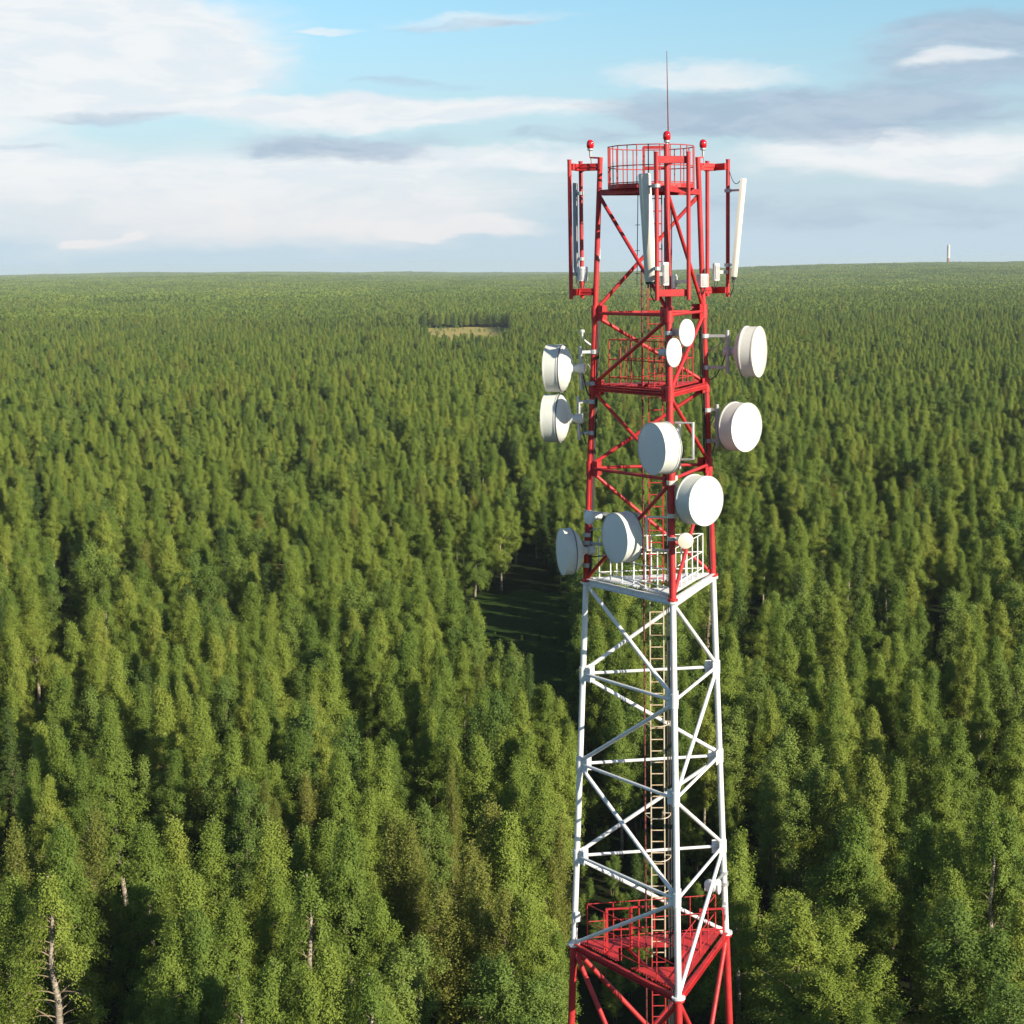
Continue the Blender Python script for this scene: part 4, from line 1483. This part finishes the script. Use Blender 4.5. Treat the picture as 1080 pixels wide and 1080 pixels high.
def small_dish(px, py, Y, phi, dia, label, leg, group='small dishes on the tower', mat='radome', deep=.09):
    n = Vector((math.sin(math.radians(phi)), -math.cos(math.radians(phi)), 0))
    c = at(px, py, Y)
    R = dia / 2
    e = empty('small_dish', c, label, 'dish antenna', group)
    b = MB()
    b.lathe([(0, R), (.015, R * .96), (.035, R * .6), (.045, 0)], c, n, 36)
    b.build('radome', MAT[mat], e)
    b = MB()
    b.lathe([(0.004, R + .006), (-.02, R + .006), (-deep, R * .6), (-deep - .04, R * .25), (-deep - .05, 0)], c, n, 36)
    b.build('reflector', MAT['shroud'], e)
    b = MB()
    b.lathe([(-deep - .03, .06), (-deep - .12, .06), (-deep - .12, .085), (-deep - .28, .085), (-deep - .29, 0)], c, n, 16, False)
    b.build('radio_unit', MAT['box'], e)
    h = c - n * (deep + .15)
    b = MB()
    q = LP(leg, h.z)
    b.beam(h, q, .04, .06)
    b.lathe([(-.045, .085), (-.045, .11), (.045, .11), (.045, .085)], q, (0, 0, 1), 14, False)
    b.build('bracket', MAT['galv'], e)
    return e


small_dish(724.5, 351, 36.7, 53, .62, 'upper of two small white dishes between the red legs, facing right', 'N')
small_dish(711, 372, 36.25, 56, .65, 'small white dish in front of the near red leg, the lower of two', 'N')
small_dish(723, 570.5, 36.2, 6, .37, 'little round cream dish facing forward on the near leg above the white deck', 'N', mat='cream')
small_dish(621, 546, 38.35, -48, .34, 'tiny white dish low on the left red leg beside the large shaded dish', 'L')
small_dish(748.5, 934.5, 38.8, -42, .34, 'left one of two tiny dishes above the red deck', 'R')
small_dish(758.5, 938, 39.3, 70, .26, 'right one of two tiny dishes above the red deck, close to the leg', 'R')


def panel_antenna(top, bot, w, d, face, label, pipe, mat='panel'):
    """long sector antenna from its top middle to its bottom middle"""
    up = (top - bot)
    L = up.length
    u = up.normalized()
    f = (face - u * face.dot(u)).normalized()
    sx = u.cross(f)
    e = empty('panel_antenna', bot, label, 'antenna', 'long panel antennas at the tower top')
    prof = []
    for k in range(17):                                   # rounded front, flat back
        a = math.pi * k / 16
        prof.append((math.cos(a) * w / 2, math.sin(a) * d * .6))
    prof += [(-w / 2, -d * .4), (w / 2, -d * .4)]
    V, n = [], len(prof)
    for h, s_ in ((0, .86), (.03, 1), (L - .03, 1), (L, .86)):
        for a, c in prof:
            V.append(bot + u * h + sx * (a * s_) + f * (c * s_))
    Fc = [(i * n + k, i * n + (k + 1) % n, (i + 1) * n + (k + 1) % n, (i + 1) * n + k) for i in range(3) for k in range(n)]
    b = MB()
    b.add(V, Fc, True)
    b.add(V[:n], [tuple(range(n - 1, -1, -1))]); b.add(V[-n:], [tuple(range(n))])
    b.build('radome', MAT[mat], e)
    b = MB()
    b.box(bot - u * .03, sx * (w * .36), f * (d * .3), u * .03)
    for o in (-.25, 0, .25):
        b.tube([bot - u * .05 + sx * (w * o), bot - u * .14 + sx * (w * o)], .018, 8)
    b.build('connector', MAT['dark'], e)
    b = MB()
    for h in (.12, .88):
        p = bot + u * (L * h) - f * (d * .4)
        q = Vector((pipe.x, pipe.y, p.z))
        b.beam(p, q, .05, .05)
        b.lathe([(-.04, .06), (-.04, .085), (.04, .085), (.04, .06)], q, (0, 0, 1), 12, False)
    b.build('bracket', MAT['galv'], e)
    b = MB()
    p, q = bot - u * .13, Vector((pipe.x, pipe.y, bot.z - .35))
    b.tube([p, p + Vector((0, 0, -.15)), (p + q) / 2 + Vector((0, 0, -.2)), q], .014, 6)
    b.build('cable', MAT['dark'], e)
    return e


pn = PIPES['N', -1]
panel_antenna(at(679, 183, 36.55), at(686, 297, 36.62), .27, .16, Vector((-.55, -.8, 0)), 'thick cream panel antenna hanging in front at the tower top, tilted left', pn)
pr = PIPES['R', -1] if PIPES['R', -1].x > PIPES['R', 1].x else PIPES['R', 1]
panel_antenna(at(784, 188, 39.0), at(774, 292, 39.05), .17, .13, Vector((.9, -.35, 0)), 'slim white panel antenna leaning outward right of the tower top', pr)
pl = PIPES['L', -1] if PIPES['L', -1].y < PIPES['L', 1].y else PIPES['L', 1]
plb = PIPES['L', 1] if pl is PIPES['L', -1] else PIPES['L', -1]
panel_antenna(at(606.5, 193, plb.y + .02), at(607.5, 284, plb.y + .02), .12, .10, Vector((-.9, .4, 0)), 'grey shaded panel antenna between the two left mounting pipes', plb, 'grey')
# jumper from the right frame to the slim antenna
b = MB()
p, q = Vector((pr.x, pr.y, FT_ + .02)), at(782, 189, 39.0)
b.tube([p + (q - p) * t + Vector((0, 0, -.28 * math.sin(math.pi * t) * (1 - .2 * t))) for t in np.linspace(0, 1, 10)], .009, 6)
jc = b.build('jumper_cable', MAT['dark'])
tag(jc, 'thin dark cable sagging from the right frame to the slim white antenna', 'cable')


def unit(px, py, Y, w, h, d, ang, label, pipe, name='radio_box', cat='radio unit', finn=True):
    c = at(px, py, Y)
    a = math.radians(ang)
    f = Vector((math.sin(a), -math.cos(a), 0)); sx = Vector((f.y, -f.x, 0))
    e = empty(name, c - Vector((0, 0, h / 2)), label, cat, 'radio units at the tower top')
    b = MB()
    b.box(c, sx * (w / 2), f * (d / 2), Vector((0, 0, h / 2)), .014)
    b.build('housing', MAT['box'], e)
    b = MB()
    if finn:
        for k in range(5):
            o = (k - 2) * w * .17
            b.box(c + sx * o + f * (d / 2 + .008), sx * .005, f * .012, Vector((0, 0, h * .4)))
        b.build('cooling_fin', MAT['box'], e)
    b = MB()
    for o in (-.25, .25):
        p = c + sx * (w * o) - Vector((0, 0, h / 2))
        b.tube([p, p - Vector((0, 0, .08)), p - Vector((0, 0, .16)) + sx * .03], .014, 6)
    b.build('connector', MAT['dark'], e)
    b = MB()
    q = Vector((pipe.x, pipe.y, c.z))
    b.beam(c - f * (d / 2), q, .08, .08)
    b.build('bracket', MAT['galv'], e)


unit(613.5, 289, pl.y + .12, .25, .34, .2, 20, 'white radio box with dark top in the left antenna frame', pl)
unit(630.3, 268.5, 38.85, .11, .30, .1, -20, 'narrow cream box strapped to the upper left leg', LP('L', ZL[0] - 1.2))
unit(701.3, 289, 36.45, .15, .52, .13, 25, 'tall thin white unit in the near antenna frame', PIPES['N', -1])
unit(711.0, 297, 36.7, .10, .32, .1, 35, 'small slim white unit just right of the tall thin one', PIPES['N', 1])
unit(741, 296, 38.9, .22, .32, .2, 30, 'white box at the foot of the right antenna frame beside the leg', LP('R', ZL[0] - 1.9))
unit(755.3, 287, 39.0, .15, .42, .1, 30, 'flat white unit on the outer pipe of the right antenna frame', pr)
unit(608.5, 967, 38.85, .1, .26, .14, -60, 'small grey box on the white left leg above the red deck', LP('L', ZL[8] + .6), 'junction_box', 'junction box', False)
unit(764.5, 960, 39.2, .09, .24, .12, 60, 'small white box on the right leg under the tiny dishes', LP('R', ZL[8] + .7), 'junction_box', 'junction box', False)


def lamp(px, py, Y, foot, label, s_=1.0):
    c = at(px, py, Y)
    e = empty('obstruction_light', c - Vector((0, 0, .3)), label, 'warning light', 'red warning lights on top of the tower')
    b = MB()
    b.lathe([(-.09, .062), (-.05, .085), (.02, .09), (.075, .072), (.105, .04), (.115, 0)], c, (0, 0, 1), 20)
    b.build('lens', MAT['lamp'], e)
    b = MB()
    b.lathe([(-.095, 0), (-.095, .07), (-.13, .07), (-.15, .03), (-.30, .025), (-.30, 0)], c, (0, 0, 1), 16, False)
    b.build('base', MAT['galv'], e)
    b = MB()
    p = c - Vector((0, 0, .3))
    q = Vector((foot.x, foot.y, p.z - .02))
    b.beam(p, q, .05, .04)
    b.tube([q, foot], .025, 8)
    b.tube([p + Vector((0, 0, .05)), p + Vector((.03, 0, -.2)), foot + Vector((0, -.08, -.3))], .009, 6)
    b.build('bracket', MAT['red'], e)


lamp(622.5, 152.5, 38.9, LP('L', TOPZ), 'red warning light on the left leg top')
lamp(741.5, 152, 39.2, LP('R', TOPZ), 'red warning light on the right leg top')
lamp(703.3, 143.5, 36.95, LP('N', TOPZ + .15), 'red warning light on the near leg top beside the lightning rod')
b = MB()
p = at(705.4, 172, 37.0)
q = at(703.2, 54, 37.0)
b.tube([p, p + (q - p) * .45, q], [.02, .014, .006], 8)
rod = b.build('lightning_rod', MAT['conduit'])
tag(rod, 'thin straight lightning rod pointing up from the tower top', 'lightning rod')
b = MB()
p, q = at(671.8, 303, 38.7), at(672.8, 206, 38.7)
b.tube([p, q], .011, 6)
for t in (.15, .4, .68):
    c = p + (q - p) * t
    b.tube([c + Vector((-.06, 0, 0)), c + Vector((.06, 0, 0))], .008, 6)
whip = b.build('wire_antenna', MAT['dark'])
tag(whip, 'thin dark upright wire with short cross pieces behind the thick cream antenna', 'antenna')
e = empty('camera_arm', at(613, 358, 38.8), 'small white curved arm above the upper left drum dish', 'antenna arm')
b = MB()
p = LP('L', at(620, 366, 38.9).z)
b.tube([p, at(619, 361, 38.85), at(614.5, 357, 38.8), at(614, 351, 38.8)], .022, 8)
b.build('arm', MAT['box'], e)
b = MB()
c = at(614, 349.5, 38.8)
b.lathe([(-.05, 0), (-.05, .04), (.05, .045), (.06, 0)], c, (-.6, -.8, 0), 12, False)
b.build('head', MAT['box'], e)
# far chimney
cx_, cy_ = [v for v in (at(1000.3, 270, 6000).xy)]
zb = float(terrain(cx_, cy_))
e = empty('chimney', (cx_, cy_, zb), 'pale tall chimney far off on the horizon at right', 'chimney')
MB().lathe([(0, 6.2), (34, 5.6)], (cx_, cy_, zb), (0, 0, 1), 24).build('foot', MAT['brick_red'], e)
MB().lathe([(34, 5.6), (72, 4.9), (72, 0)], (cx_, cy_, zb), (0, 0, 1), 24).build('shaft', MAT['brick'], e)
MB().lathe([(72, 5.6), (74.5, 5.6), (74.5, 4.8), (83, 4.2), (83, 3.0), (80, 3.0)], (cx_, cy_, zb), (0, 0, 1), 24, False).build('cap', MAT['brick'], e)

# ------------------------------------------------------------------ air
HAZE = 6e-5


def make_haze():
    b = MB()
    b.box((0, 0, (62 - 100) / 2), (9700, 0, 0), (0, 9700, 0), (0, 0, (62 + 100) / 2))
    m = bpy.data.materials.new('haze_air')
    m.use_nodes = True
    t = NT(m.node_tree)
    t.n.clear()
    out = t.node('ShaderNodeOutputMaterial')
    v = t.node('ShaderNodeVolumePrincipled')
    v.inputs['Color'].default_value = (0.80, 0.93, 1.0, 1)
    v.inputs['Density'].default_value = HAZE
    v.inputs['Anisotropy'].default_value = 0.0
    t.l.new(v.outputs[0], out.inputs['Volume'])
    o = b.build('haze', m)
    tag(o, 'thin pale haze over the far forest', None, None, 'stuff')


if HAZE > 0:
    make_haze()

sc = bpy.context.scene
sc.view_settings.view_transform = 'Standard'
sc.view_settings.look = 'None'
sc.view_settings.exposure = 0.62
sc.view_settings.gamma = 1.0
sc.view_settings.use_curve_mapping = False
sc.cycles.max_bounces = 6
sc.cycles.diffuse_bounces = 2
sc.cycles.transparent_max_bounces = 4
sc.cycles.volume_bounces = 0
